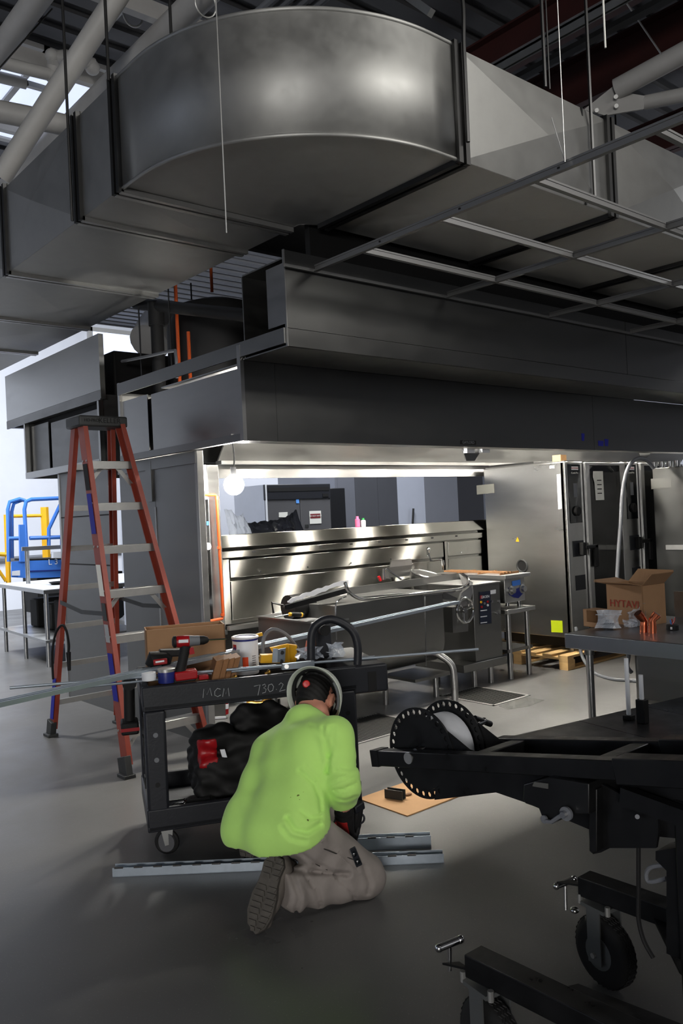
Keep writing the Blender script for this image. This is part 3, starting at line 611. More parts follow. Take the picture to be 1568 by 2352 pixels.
sticker(.80, .88, M_INK, -.035, .035); sticker(.67, .79, M_TAPE, -.035, .035); sticker(.49, .58, M_PAPER, -.035, .035); sticker(.42, .47, M_ALUD, -.03, .03); sticker(.2, .33, M_TAPE, -.035, .035); sticker(.36, .41, M_ALU, -.03, .03)
a = rA+(tA-rA)*.0
part('rear_sticker', lad, MB().prism([rA+(tA-rA)*.06+Vector((-.004, -.03, 0)), rA+(tA-rA)*.06+Vector((-.004, .03, 0)), rA+(tA-rA)*.2+Vector((-.004, .03, 0)), rA+(tA-rA)*.2+Vector((-.004, -.03, 0))], X*-.002), M_TAPE)
# black lead hanging over the rear rail
single('power_lead', 'black rubber lead hung over the ladder rear rail with its plug dangling', 'cable', MB().tube(bez([P(122, 1560, d=6.3), P(120, 1500, d=6.28), P(128, 1455, d=6.25), P(142, 1436, d=6.2), P(152, 1448, d=6.2), P(158, 1480, d=6.2), P(157, 1500, d=6.2)], 8), .009, 8).cyl(P(157, 1498, d=6.2), P(159, 1540, d=6.2), .018, .012), M_INK)
# ------------------------------------------------------------------ black utility cart
ca = R(-24); ux, uy = Vector((math.cos(ca), math.sin(ca), 0)), Vector((-math.sin(ca), math.cos(ca), 0))
cz = P(385, 1962, z=0); CO = Vector((cz.x, cz.y, 0)) - ux*.09 - uy*.06          # near left corner
CM = Matrix(((ux.x, uy.x, 0, CO.x), (ux.y, uy.y, 0, CO.y), (0, 0, 1, 0), (0, 0, 0, 1)))
CL, CWD = 1.08, .62
def cw(a, b_, z): return CM @ Vector((a, b_, z))
CT = .80      # top shelf floor
cart = thing('utility_cart', 'black plastic two shelf utility cart with chalk writing on its rim', 'cart', tuple(cw(CL/2, CWD/2, 0)))
def tray(z0, z1, nm):
    t = .035
    part(nm, cart, MB(CM).box(0, CL, 0, CWD, z0, z0+.03), M_BLACKP, bev=.006)
    e = part(nm+'_rim', cart, MB(CM).box(0, CL, 0, t, z0, z1).box(0, CL, CWD-t, CWD, z0, z1).box(0, t, t, CWD-t, z0, z1).box(CL-t, CL, t, CWD-t, z0, z1), M_BLACKP, bev=.008)
    return e
rim = tray(.715, .835, 'top_shelf'); tray(.135, .245, 'lower_shelf')
for (a, b_) in ((0, 0), (0, CWD-.085), (CL-.11, 0), (CL-.11, CWD-.085)):
    p = part('post', cart, MB(CM).box(a+.004, a+.106, b_+.004, b_+.081, .14, .716), M_BLACKP, bev=.014)
    for z in (.36, .48, .60): part('peg_hole', p, MB(CM).cyl((a+.055, b_+.002, z), (a+.055, b_+.006, z), .012, n=12), M_GREYP if (a, b_) == (0, 0) and z > .4 else M_INK)
for z in (.32, .42, .52, .62): part('post_slot', cart, MB(CM).box(.0, .004, .10, .18, z, z+.05), M_INK)
for i, (a, b_) in enumerate(((.09, .06), (.09, CWD-.07), (CL-.09, .06), (CL-.09, CWD-.07))):
    c = part('caster', cart, MB(CM).torus((a, b_, .0635), (.35, 1, 0), .05, .0125, 24, 8), M_RUBBER)
    part('caster_hub', c, MB(CM).cyl((a-.008, b_-.014, .0635), (a+.008, b_+.014, .0635), .046, n=20), mat('caster_grey', (.33, .33, .34), .5))
    part('caster_fork', c, MB(CM).prism([(a-.03, b_-.022, .135), (a+.03, b_-.022, .135), (a+.02, b_-.022, .055), (a-.012, b_-.022, .05)], (0, .004, 0)).prism([(a-.03, b_+.018, .135), (a+.03, b_+.018, .135), (a+.02, b_+.018, .055), (a-.012, b_+.018, .05)], (0, .004, 0)).box(a-.035, a+.035, b_-.026, b_+.026, .125, .137), M_ALU)
# end handle and tool pocket
hp = part('handle', cart, MB(CM).tube(bez([(CL+.02, .06, .80), (CL+.03, .06, .93), (CL+.0, .07, 1.02), (CL-.09, .09, 1.075), (CL-.16, .11, 1.06), (CL-.2, .12, 1.0), (CL-.21, .12, .84)], 8), .022, 12), M_BLACKP)
part('tool_pocket', cart, MB(CM).box(CL-.02, CL+.17, .0, CWD, .69, .835), M_BLACKP, bev=.012)
part('pocket_slot', cart, MB(CM).box(CL+.06, CL+.105, -.003, .02, .70, .80), M_INK)
part('tool_post', cart, MB(CM).box(CL-.12, CL-.03, .35, .47, .83, 1.02), M_BLACKP, bev=.01); part('post_knob', cart, MB(CM).cyl((CL-.08, .30, .99), (CL-.08, .35, .99), .03, n=14), M_INK)
def chalk(strokes, nm='chalk_writing'):
    for s in strokes: part(nm, rim, MB().tube([P(px, py, d=None, z=None, y=None, x=None) if False else onrim(px, py) for px, py in s], .0016, 5), M_CHALK)
def onrim(px, py):      # a point on the near face of the rim
    v = (CR*(px-784) - CU*(py-1176))/FPX + CF
    t = (CO-CC).dot(uy)/v.dot(uy); return CC+v*t-uy*.001
chalk([[(466, 1603), (468, 1582), (475, 1596), (482, 1580), (486, 1598)], [(506, 1583), (499, 1581), (493, 1588), (493, 1597), (500, 1600), (507, 1596)], [(511, 1600), (514, 1581), (518, 1594), (524, 1580), (526, 1599)],
       [(583, 1576), (597, 1573), (592, 1597)], [(602, 1574), (608, 1571), (610, 1576), (605, 1580), (611, 1583), (609, 1590), (602, 1592)], [(624, 1571), (617, 1573), (615, 1582), (619, 1589), (626, 1586), (628, 1577), (624, 1571)], [(634, 1583), (635, 1584)], [(640, 1573), (645, 1568), (650, 1572), (646, 1580), (641, 1588), (655, 1584)]])
# ---- things on the cart top
def onc(a, b_, z=CT-.055): return cw(a, b_, z)
zt_ = .746
bx = thing('cardboard_box', 'open empty cardboard box on the left end of the black cart', 'box', tuple(cw(.2, .42, zt_)))
a0, a1, b0, b1, h, t = .05, .47, .42, .578, .31, .006
part('box_wall', bx, MB(CM).box(a0, a1, b0, b0+t, zt_, zt_+h), M_CARD); part('box_wall', bx, MB(CM).box(a0, a1, b1-t, b1, zt_, zt_+h), M_CARD)
part('box_wall', bx, MB(CM).box(a0, a0+t, b0, b1, zt_, zt_+h), M_CARD); part('box_wall', bx, MB(CM).box(a1-t, a1, b0, b1, zt_, zt_+h), M_CARD); part('box_base', bx, MB(CM).box(a0, a1, b0, b1, zt_, zt_+t), M_CARD)
# cordless drill
dq = onrim; 
def pd(px, py, off):    # point on a plane parallel to the cart's near face, 'off' behind it
    v = (CR*(px-784) - CU*(py-1176))/FPX + CF
    t = (CO+uy*off-CC).dot(uy)/v.dot(uy); return CC+v*t
def drill(off):
    o = pd(430, 1545, off); d = thing('cordless_drill', 'red and black cordless drill standing on the cart before the cardboard box', 'drill', (o.x, o.y, zt_))
    c0, c1 = pd(408, 1474, off), pd(434, 1472, off)
    ax = (c1-c0).normalized(); rr2 = (pd(420, 1460, off)-pd(420, 1486, off)).length/2
    def al(px): return pd(px, 1474-(px-408)*.06, off)
    part('motor_housing', d, MB().tube([al(402), al(408), al(420), al(434)], [rr2*.8, rr2*1.02, rr2*1.05, rr2], 18), M_REDP)
    part('end_cap', d, MB().tube([al(395), al(398), al(404)], [rr2*.6, rr2*1.02, rr2*1.05], 18), M_BLACKM)
    part('gear_collar', d, MB().tube([al(434), al(445), al(458)], [rr2*.98, rr2*.9, rr2*.85], 18), M_GREYP)
    ck = part('chuck', d, MB().tube([al(458), al(468), al(476), al(479)], [rr2*.8, rr2*.78, rr2*.55, rr2*.3], 16), M_BLACKM)
    part('bit', ck, MB().cyl(al(478), al(520), .004, n=8), M_CHROME)
    up = Z; g0, g1 = pd(426, 1490, off), pd(413, 1546, off)
    part('grip', d, MB().tube([g0+Z*.015, (g0+g1)/2, g1], [.026, .024, .027], 12), M_BLACKM); part('trigger', d, MB().bar(pd(438, 1487, off), pd(441, 1502, off), .02, .024), M_REDP)
    part('battery', d, MB().bar(pd(400, 1553, off), pd(452, 1546, off), .075, .045), M_REDP, bev=.008)
    part('battery_base', d, MB().bar(pd(398, 1562, off), pd(448, 1556, off), .07, .022), M_BLACKM, bev=.005)
    part('housing_label', d, MB().prism([p-uy*(rr2*1.06) for p in (pd(409, 1468, off), pd(431, 1467, off), pd(431, 1474, off), pd(409, 1475, off))], uy*.004), M_PLW)
drill(.065)
im = thing('impact_driver', 'second black cordless tool lying half hidden behind the red drill', 'drill', tuple(pd(375, 1535, .2)))
part('body', im, MB().tube([pd(340, 1530, .2), pd(350, 1518, .2), pd(380, 1515, .2), pd(392, 1518, .2)], [.02, .05, .045, .03], 16), M_BLACKM)
part('front_case', im, MB().bar(pd(365, 1500, .22), pd(415, 1498, .22), .07, .035), M_BLACKM, bev=.008); part('red_band', im, MB().bar(pd(352, 1522, .14), pd(384, 1518, .14), .02, .028), M_REDP, bev=.004)
part('lettering', im, MB().bar(pd(357, 1521, .12), pd(377, 1518, .12), .004, .008), M_PLW)
def can(lab, px, py0, py1, w_px, off, m, lidm, nm, cat):
    p0, p1 = pd(px, py1, off), pd(px, py0, off); r = (pd(px+w_px/2, py1, off)-pd(px-w_px/2, py1, off)).length/2; h = max(.03, (p1-p0).dot(Z)); c = Vector((p0.x, p0.y, p0.z))
    o = thing(nm, lab, cat, tuple(c)); part('body', o, MB().lathe(c, Z, [(r*.97, 0), (r, .006), (r, h-.01), (r*.96, h)], 24), m)
    part('lid', o, MB().lathe(c+Z*h, Z, [(r*1.03, -.008), (r*1.04, .006), (r*.9, .008)], 24), lidm); return o, c, r, h
can('blue tin with a worn silver lid on the cart, below the red drill', 383, 1538, 1567, 40, .06, M_PLB, M_ALU, 'tin', 'tin')
can('flat white round tub on the left front corner of the cart', 342, 1552, 1562, 33, .05, M_PLW, M_PLW, 'tub', 'tub')
# red battery bits and cut timber
single('red_battery', 'loose red battery pack lying by the cut timber on the cart', 'battery', MB().bar(pd(455, 1556, .10), pd(478, 1553, .10), .05, .022), M_REDP, bev=.004)
wb = thing('timber_offcuts', 'bundle of brown timber offcuts beside the white bucket', 'timber', tuple(pd(505, 1555, .2)), None)
for k in range(4):
    q = pd(494+13*k, 1557-2*k, .16+.02*k); part('offcut', wb, MB().obox(q+Vector((0, 0, .035)), (ux*.018+Z*.004), uy*.07, Z*.065+ux*.02), M_WOODD)
part('offcut', wb, MB().obox(pd(520, 1520, .26), ux*.05, uy*.05, Z*.012), M_WOOD)
bk, c, r, h = can('white plastic bucket with blue rim and orange print on the cart', 566, 1466, 1546, 58, .5, M_PLW, M_PLB, 'bucket', 'bucket')
rim_ = part('rim_top', bk, MB().torus(c+Z*(h+.008), Z, r*.96, .008, 28, 8), M_PLW)
cv = (CC-c); th = math.atan2(cv.y, cv.x)
def wrap(t0, t1, z0, z1, m, nm):
    pts = [(th+t0+(t1-t0)*i/6) for i in range(7)]
    b = MB().add([(c.x+(r+.0015)*math.cos(a), c.y+(r+.0015)*math.sin(a), c.z+z) for a in pts for z in (z0, z1)], [(2*i, 2*i+2, 2*i+3, 2*i+1) for i in range(6)])
    return part(nm, bk, b, m)
wrap(-.25, .18, .035, .10, M_ORL, 'orange_square'); wrap(-1.15, -.8, .02, h-.04, M_PLB, 'blue_print'); wrap(-1.2, -.75, h-.05, h-.025, M_REDP, 'red_print')
for k in range(5): wrap(.5, .85, .10-.012*k, .104-.012*k, M_GREYP, 'small_print')
single('yellow_marker', 'yellow marker sticking out behind the bucket rim', 'marker', MB().cyl(pd(582, 1462, .62), pd(602, 1456, .62), .011), M_YEL)
yb = thing('yellow_tray', 'yellow folded plastic tray behind the steel bracket on the cart', 'tray', tuple(pd(640, 1525, .34)))
part('panel', yb, MB().prism([pd(598, 1523, .34), pd(600, 1505, .34), pd(645, 1503, .34), pd(645, 1523, .34)], uy*.05), M_YEL)
part('panel', yb, MB().prism([pd(620, 1488, .42), pd(660, 1479, .42), pd(682, 1482, .42), pd(680, 1520, .42), pd(640, 1522, .42)], uy*.02), M_YEL); part('flap', yb, MB().prism([pd(664, 1481, .40), pd(682, 1484, .36), pd(680, 1520, .36), pd(666, 1521, .40)], uy*.006), M_YEL)
sb = thing('steel_bracket', 'upright zinc angle bracket with bolt holes on the cart', 'bracket', tuple(pd(640, 1523, .22)))
part('leg', sb, MB().prism([pd(625, 1522, .22), pd(627, 1490, .22), pd(638, 1490, .22), pd(637, 1522, .22)], uy*.006), M_STRUT); part('leg', sb, MB().prism([pd(637, 1522, .22), pd(638, 1492, .22), pd(656, 1488, .24), pd(654, 1520, .24)], uy*.006), M_STRUT)
for q in ((648, 1499), (646, 1519)): part('bolt_hole', sb, MB().cyl(pd(q[0], q[1], .229), pd(q[0], q[1], .226), .011, n=10), M_INK)
fb = thing('flat_bracket', 'zinc flat bracket lying over the cart rim behind the hard hat', 'bracket', tuple(pd(680, 1532, .06)))
part('plate', fb, MB().prism([pd(648, 1539, .03), pd(650, 1526, .03), pd(722, 1518, .03), pd(722, 1532, .03)], uy*.03), M_STRUT); part('bolt', fb, MB().cyl(pd(658, 1531, .03), pd(658, 1531, .02), .012, n=10), M_ALU)
pk = thing('orange_packet', 'orange packet with a blue stripe on the cart right end', 'packet', tuple(pd(730, 1505, .4)))
part('packet_body', pk, MB().prism([pd(703, 1500, .4), pd(708, 1474, .4), pd(738, 1473, .4), pd(752, 1505, .4)], uy*.05), mat('salmon', (.90, .50, .38), .6)); part('stripe', pk, MB().prism([pd(713, 1500, .397), pd(735, 1477, .397), pd(743, 1477, .397), pd(721, 1501, .397)], uy*.004), M_PLB); part('red_edge', pk, MB().prism([pd(738, 1473, .397), pd(743, 1477, .397), pd(754, 1507, .397), pd(748, 1507, .397)], uy*.03), M_REDP)
def crumple(nm, lab, px, py, w_, h_, off, m, cat='bag', seed=1):
    rnd = random.Random(seed); c = pd(px, py, off); n, m2 = 9, 6; J = [[(rnd.uniform(-.018, .018), rnd.uniform(-.02, .02), rnd.uniform(-.012, .012)) for _ in range(m2+1)] for _ in range(n+1)]
    def fn(u, v):
        i, j = round(u*n), round(v*m2); q = J[i][j]; return c+ux*((u-.5)*w_+q[0])+Z*(v*h_+q[2])+uy*(q[1]+.03*math.sin(u*6)*math.cos(v*5))
    return single(nm, lab, cat, MB().grid(fn, n, m2), m, smooth=0, thick=.0015)
crumple('clear_bag', 'crumpled clear plastic bag by the orange packet on the cart', 712, 1512, .13, .055, .3, M_FILM, seed=3); crumple('clear_bag', 'clear plastic bag standing up beside the cart handle', 772, 1510, .085, .075, .33, M_FILM, seed=5)
single('looped_cable', 'grey hose looped behind the bucket on the cart', 'hose', MB().tube(bez([pd(603, 1510, .55), pd(606, 1465, .55), pd(625, 1446, .55), pd(655, 1456, .55), pd(680, 1485, .55), pd(690, 1505, .55)], 8), .011, 8), M_GREYP)
for q, l in (((535, 1559), 'left'), ((612, 1548), 'right')):
    single('loose_fitting', 'small brass and steel fitting on the cart rim, %s of the bucket' % l, 'fitting', MB().cyl(pd(q[0]-4, q[1], .05), pd(q[0]+5, q[1]-3, .05), .009, n=8).ball(pd(q[0]+5, q[1]-4, .05), .012, 8, 6), M_BRASS)
# bundle of long zinc strut and thin rods lying across the cart
SZ = .872
p0, p1 = P(-60, 1630, z=SZ+.02), P(1045, 1384, z=SZ+.02)
d = (p1-p0).normalized(); sd = d.cross(Z).normalized()
STR = [(-.0205, -.0105), (.0205, -.0105), (.0205, .0105), (.011, .0105), (.011, .006), (.016, .006), (.016, -.007), (-.016, -.007), (-.016, .006), (-.011, .006), (-.011, .0105), (-.0205, .0105)]
for k, (o, dz, e, lab) in enumerate(((-.022, .004, 0, 'zinc strut channel of the long pair across the cart, nearer one'), (.022, 0, -.03, 'zinc strut channel of the long pair across the cart, farther one'))):
    single('strut_channel', lab, 'strut', MB().extr(STR, p0+sd*-o+Z*dz, p1+sd*-o+Z*dz+d*e), M_STRUT, group='long strut across the cart')
q0, q1 = P(23, 1580, z=SZ-.012), P(1098, 1491, z=SZ-.012); single('threaded_rod', 'thin zinc rod across the cart, its left end free beside the ladder', 'rod', MB().cyl(q0, q1, .0075, n=10), M_STRUT)
q0, q1 = P(205, 1577, z=SZ-.03), P(860, 1508, z=SZ-.026); single('threaded_rod', 'thin zinc rod crossing in front of the bucket on the cart', 'rod', MB().cyl(q0, q1, .0065, n=10), M_STRUT)
# ---- lower shelf: tool bag and scrap
bag = thing('tool_bag', 'open black and red tool bag on the lower shelf of the cart', 'bag', tuple(cw(.5, .3, .166)))
# ------------------------------------------------------------------ implicit surfaces for cloth, bodies and bags
def sdf_mesh(fn, lo, hi, h):
    """surface nets over a signed distance function fn(points Nx3)"""
    lo, hi = np.array(lo, float), np.array(hi, float); n = np.ceil((hi-lo)/h).astype(int)+1
    g = np.stack(np.meshgrid(*[lo[i]+h*np.arange(n[i]) for i in range(3)], indexing='ij'), -1)
    v = fn(g.reshape(-1, 3)).reshape(n); s = v < 0
    cnt = np.zeros(n-1); acc = np.zeros(tuple(n-1)+(3,)); ins = np.zeros(n-1, int)
    co = [(i, j, k) for i in (0, 1) for j in (0, 1) for k in (0, 1)]
    def sl(a, c): return a[c[0]:n[0]-1+c[0], c[1]:n[1]-1+c[1], c[2]:n[2]-1+c[2]]
    for c in co: ins += sl(s, c)
    for a in co:
        for ax in range(3):
            if a[ax]: continue
            b = list(a); b[ax] = 1; va, vb = sl(v, a), sl(v, b); x = (va < 0) != (vb < 0)
            t = np.where(x, va/np.where(x, va-vb, 1), 0); p = np.stack([np.full(t.shape, float(a[i])) for i in range(3)], -1); p[..., ax] += t
            acc += np.where(x[..., None], p, 0); cnt += x
    act = cnt > 0; idx = -np.ones(n-1, int); idx[act] = np.arange(act.sum())
    base = np.stack(np.meshgrid(*[np.arange(k) for k in n-1], indexing='ij'), -1)
    vs = lo+h*(base[act]+acc[act]/cnt[act][:, None]); F = []
    for ax in range(3):
        u, w_ = (ax+1) % 3, (ax+2) % 3
        sa = [slice(None)]*3; sb = [slice(None)]*3; sa[ax] = slice(0, n[ax]-1); sb[ax] = slice(1, n[ax]); 
        x = s[tuple(sa)] != s[tuple(sb)]; fl = s[tuple(sa)]
        I = np.argwhere(x); I = I[(I[:, u] > 0) & (I[:, w_] > 0) & (I[:, u] < n[u]-1) & (I[:, w_] < n[w_]-1)]
        du = np.zeros(3, int); du[u] = 1; dw = np.zeros(3, int); dw[w_] = 1
        q = np.stack([idx[tuple((I-o).T)] for o in (du*0, du, du+dw, dw)], -1); f = fl[tuple(I.T)]
        q[~f] = q[~f][:, ::-1]; F.append(q)
    b = MB(); b.v = [tuple(p) for p in vs]; b.f = [tuple(int(i) for i in f) for f in np.concatenate(F)]; return b
def smin(a, b, k): 
    h = np.clip(.5+.5*(b-a)/k, 0, 1); return b*(1-h)+a*h-k*h*(1-h)
def cap(p, a, b, ra, rb):
    a, b = np.array(a, float), np.array(b, float); ba = b-a; t = np.clip(((p-a)@ba)/(ba@ba), 0, 1)
    return np.linalg.norm(p-(a+t[:, None]*ba), axis=1)-(ra+(rb-ra)*t)
def ell(p, c, r, M=None):
    q = p-np.array(c, float); 
    if M is not None: q = q@M
    r = np.array(r, float); k0 = np.linalg.norm(q/r, axis=1); k1 = np.linalg.norm(q/(r*r), axis=1); return k0*(k0-1)/np.maximum(k1, 1e-6)
def rbox(p, c, b, r, M=None):
    q = p-np.array(c, float)
    if M is not None: q = q@M
    q = np.abs(q)-np.array(b, float)+r; return np.linalg.norm(np.maximum(q, 0), axis=1)+np.minimum(q.max(1), 0)-r
def wav(p, d, f, ph=0.): return np.sin(p@np.array(d, float)*f+ph)
MC = np.array([[ux.x, uy.x, 0], [ux.y, uy.y, 0], [0, 0, 1.]])
bc = np.array(cw(.52, .29, .358))
def bag_f(p):
    q = (p-bc)@MC
    a = rbox(q, (0.03, 0, -.06), (.30, .17, .11), .05)
    a = smin(a, rbox(q, (-.08, .03, .06), (.18, .12, .08), .05), .06)
    a = smin(a, ell(q, (.10, .07, .17), (.17, .05, .1)), .06)
    a = smin(a, ell(q, (-.16, -.02, .14), (.10, .1, .06)), .05)
    return a+.008*wav(q, (1, .6, .3), 34)+.006*wav(q, (-.3, 1, 1.2), 47)+.005*wav(q, (.5, -.3, 1), 71)
part('bag_body', bag, sdf_mesh(bag_f, bc-.5, bc+.5, .013), M_BLACKM, smooth=60)
def redp(cx, cy, cz_, b): 
    c = bc+MC@np.array([cx, cy, cz_])
    return sdf_mesh(lambda p: np.maximum(bag_f(p)-.004, rbox((p-c)@MC, (0, 0, 0), b, .01)), bc-.5, bc+.5, .012)
part('red_panel', bag, redp(-.2, -.06, .08, (.05, .10, .07)), M_REDP, smooth=60)
part('red_edge', bag, MB().tube(bez([pd(533, 1672, .42), pd(552, 1683, .42), pd(575, 1704, .42)], 6), .009, 8), M_REDP)
single('paint_stick', 'pale flat stick poking out of the tool bag', 'stick', MB().prism([pd(505, 1722, .17), pd(516, 1721, .17), pd(526, 1755, .15), pd(514, 1752, .15)], uy*.006), M_PLW)
for k, (a, b_, s_, l, m) in enumerate(((.14, .14, 1, 'silver scrap fitting at the left of the lower cart shelf', M_CHROME), (.17, .08, .8, 'grey scrap of pipe on the lower cart shelf beside the tool bag', M_ALUD), (.26, .1, 1.1, 'dark glove lying on the lower cart shelf before the tool bag', M_BLACKM))):
    c = cw(a, b_, .166+.035*s_)
    single('shelf_scrap', l, 'scrap', MB().cyl(c-ux*.05*s_+uy*.02, c+ux*.05*s_-uy*.01+Z*.02, .026*s_, .018*s_).ball(c+ux*.05*s_, .03*s_, 10, 7), m)
cr_ = thing('cordless_drill', 'dark cordless drill with red battery hanging at the cart left end', 'drill', tuple(cw(-.05, .3, .55)))
part('grip', cr_, MB(CM).tube([(-.05, .3, .80), (-.055, .3, .62)], .028, 12), M_BLACKM); part('battery', cr_, MB(CM).box(-.1, -.012, .24, .36, .555, .62), M_BLACKM, bev=.01); part('battery_band', cr_, MB(CM).box(-.102, -.01, .238, .362, .575, .592), M_REDP)
part('motor_housing', cr_, MB(CM).tube([(-.05, .22, .82), (-.05, .38, .82)], .035, 14), M_BLACKM)
# ------------------------------------------------------------------ kneeling worker
def A(px, py, d): return np.array(P(px, py, d=d))
def projn(p):
    q = p-np.array(CC); d = q@np.array(CF); return np.stack([784+FPX*(q@np.array(CR))/d, 1176-FPX*(q@np.array(CU))/d], -1)
pel = A(640, 1890, 3.5)
per = thing('person', 'worker in lime green shirt and white hard hat, kneeling with his back turned', 'person', (float(pel[0]), float(pel[1]), 0))
hipR, hipL = A(705, 1915, 3.42), A(600, 1895, 3.66)
kneeR, ankR = A(836, 2012, 3.52), A(672, 2042, 3.36)
kneeL = A(735, 1930, 4.02); kneeL[2] = .16; ankL = np.array(P(566, 1988, z=.0))+np.array([.10, .06, .16]); ankL[2] = .1
loR, loL, loM = A(686, 1902, 3.40), A(574, 1898, 3.58), A(630, 1918, 3.44)
upR, upL = A(716, 1722, 3.56), A(637, 1732, 3.74)
shR, elR, wrR = A(768, 1692, 3.52), A(791, 1800, 3.43), A(790, 1862, 3.56)
shL, elL, wrL = A(668, 1702, 3.86), A(700, 1800, 4.05), A(765, 1890, 4.0)
nck, hd = A(724, 1642, 3.73), A(724, 1600, 3.84)
away = (hd-np.array(CC)); away /= np.linalg.norm(away)
rt = np.array(CR)*.90-away*.42; rt /= np.linalg.norm(rt)
crown = away*.72+np.array([0, 0, .72]); crown -= rt*(crown@rt); crown /= np.linalg.norm(crown)
face = np.cross(rt, crown); face = face if face[2] < 0 else -face
HM = np.stack([rt, face, crown], -1)
hcr = away+np.array([0, 0, .26]); hcr -= rt*(hcr@rt); hcr /= np.linalg.norm(hcr); hfa = np.cross(rt, hcr); hfa = hfa if hfa[2] < 0 else -hfa
HAT = np.stack([rt, hfa, hcr], -1)
def head_f(p):
    f = ell(p, hd, (.076, .094, .112), HM)
    f = smin(f, ell(p, hd+face*.05-crown*.05, (.058, .055, .07), HM), .03)           # jaw
    f = smin(f, ell(p, hd+face*.1-crown*.02, (.014, .02, .022), HM), .012)           # nose
    f = smin(f, ell(p, hd+face*.088-crown*.068, (.028, .012, .01), HM), .008)        # lips
    for s in (-1, 1):
        f = np.maximum(f, -ell(p, hd+face*.092+rt*.03*s+crown*.005, (.014, .012, .009), HM))
        f = smin(f, ell(p, hd+face*.084+rt*.03*s+crown*.005, (.011, .011, .011), HM), .003)
        e = hd+rt*.086*s-crown*.014+face*.006
        f = smin(f, np.maximum(ell(p, e, (.011, .020, .034), HM), -ell(p, e+rt*.008*s+face*.004, (.007, .011, .02), HM)), .006)
    return smin(f, cap(p, nck-np.array([0, 0, .03]), hd-crown*.05, .058, .05), .02)
def body_f(p):
    f = head_f(p)
    t = smin(cap(p, loR, upR, .085, .085), cap(p, loL, upL, .085, .085), .08); t = smin(t, cap(p, (upL+upR)/2, nck, .1, .06), .06)
    f = smin(f, t, .03)
    for a, b, c in ((shR, elR, wrR), (shL, elL, wrL)):
        f = smin(f, smin(cap(p, a, b, .055, .04), cap(p, b, c, .04, .028), .02), .03)
    for h_, k, a in ((hipR, kneeR, ankR), (hipL, kneeL, ankL)):
        f = smin(f, smin(cap(p, h_, k, .075, .055), cap(p, k, k+(a-k)*.75, .055, .04), .02), .04)
    return f
M_SKIN = mat('skin', (.80, .56, .47), .5, 0, .06, 20)
part('body', per, sdf_mesh(body_f, np.array([1.5, 2.3, -.02]), np.array([3.2, 3.75, 1.0]), .014), M_SKIN, smooth=80)
# finer visible head and neck skin is the same figure, so refine it where it shows
lo, hi = hd-.16, hd+.16
part('head', per, sdf_mesh(lambda p: np.maximum(head_f(p)-.0012, np.linalg.norm(p-hd, axis=1)-.15), lo, hi, .0055), M_SKIN, smooth=80)
part('hair', per, sdf_mesh(lambda p: np.maximum(np.maximum(head_f(p)-.008+.002*wav(p, (1, .3, .5), 260), -(((p-hd)@crown)+.072)), ((p-hd)@face)+.024), lo, hi, .006), mat('dark_hair', (.045, .035, .03), .7, 0, .3, 60), smooth=80)
capm = part('cap', per, sdf_mesh(lambda p: np.maximum(ell(p, hd+crown*.012, (.092, .108, .118), HM), -(((p-hd)@crown)-.045+.2*((p-hd)@face))), lo-.02, hi+.02, .007), M_BLACKM, smooth=60)
eb = np.array(P(703, 1571, d=3.0)); ed = (eb-np.array(CC)); ed /= np.linalg.norm(ed)
tt = np.linspace(3.4, 4.0, 1200); pts = np.array(CC)+ed*tt[:, None]*1.0; inside = ell(pts, hd+crown*.012, (.092, .108, .118), HM) < 0
e0 = Vector(pts[np.argmax(inside)]) if inside.any() else Vector(hd-away*.1)
part('cap_button', capm, MB().lathe(e0-Vector(ed)*.003, -ed, [(.016, -.006), (.017, 0), (.013, .004), (0.0, .005)], 18), mat('red_badge', (.75, .09, .08), .4))
# hard hat: open shell, rim towards the viewer
hc = A(722, 1598, 3.80)
hat = MB(); prof = []
for i in range(15):
    a = i/14*math.pi/2; prof.append((math.cos(a), math.sin(a)))
NA = 40; vs = []; 
def hat_r(k): 
    t = 2*math.pi*k/NA; return .122+.012*max(0, math.sin(t))**2+.003*math.cos(2*t), t
rows_h = [(1.09, -.012), (1.07, -.006), (1.0, .0)]+[(c_, s_*1.0) for c_, s_ in prof[1:]]
for i, (c_, s_) in enumerate(rows_h):
    for k in range(NA):
        r0, t = hat_r(k); hgt = s_*.125 if i > 2 else s_
        vs.append(hc+HAT@np.array([math.cos(t)*r0*max(c_, .001), math.sin(t)*r0*1.08*max(c_, .001), hgt]))
fs = [(i*NA+k, i*NA+(k+1) % NA, (i+1)*NA+(k+1) % NA, (i+1)*NA+k) for i in range(len(rows_h)-1) for k in range(NA)]
hh = part('hard_hat', per, MB().add(vs, fs), mat('hat_white', (.76, .78, .74), .42), smooth=70, thick=.004)
sus = MB()
for k in range(8):
    t = 2*math.pi*k/8+.2; sus.tube([hc+HAT@np.array([math.cos(t)*.112, math.sin(t)*.118, .012]), hc+HAT@np.array([math.cos(t)*.075, math.sin(t)*.08, .085])], .006, 5)
part('suspension', hh, sus.tube([hc+HAT@np.array([math.cos(t)*.113, math.sin(t)*.121, .012]) for t in np.linspace(0, 2*math.pi, 37)[:-1]], .009, 6, closed=True), M_INK)
part('rim_slot', hh, MB().tube([hc+HAT@np.array([math.cos(t)*.121, math.sin(t)*.13, -.004]) for t in np.linspace(-.5, .5, 7)], .006, 6), M_GREYP)
part('spectacle_arm', per, MB().tube([hd+rt*.086+crown*.012-face*.012, hd+rt*.082+crown*.006+face*.05, hd+rt*.076+crown*.004+face*.09], .003, 6), M_INK)
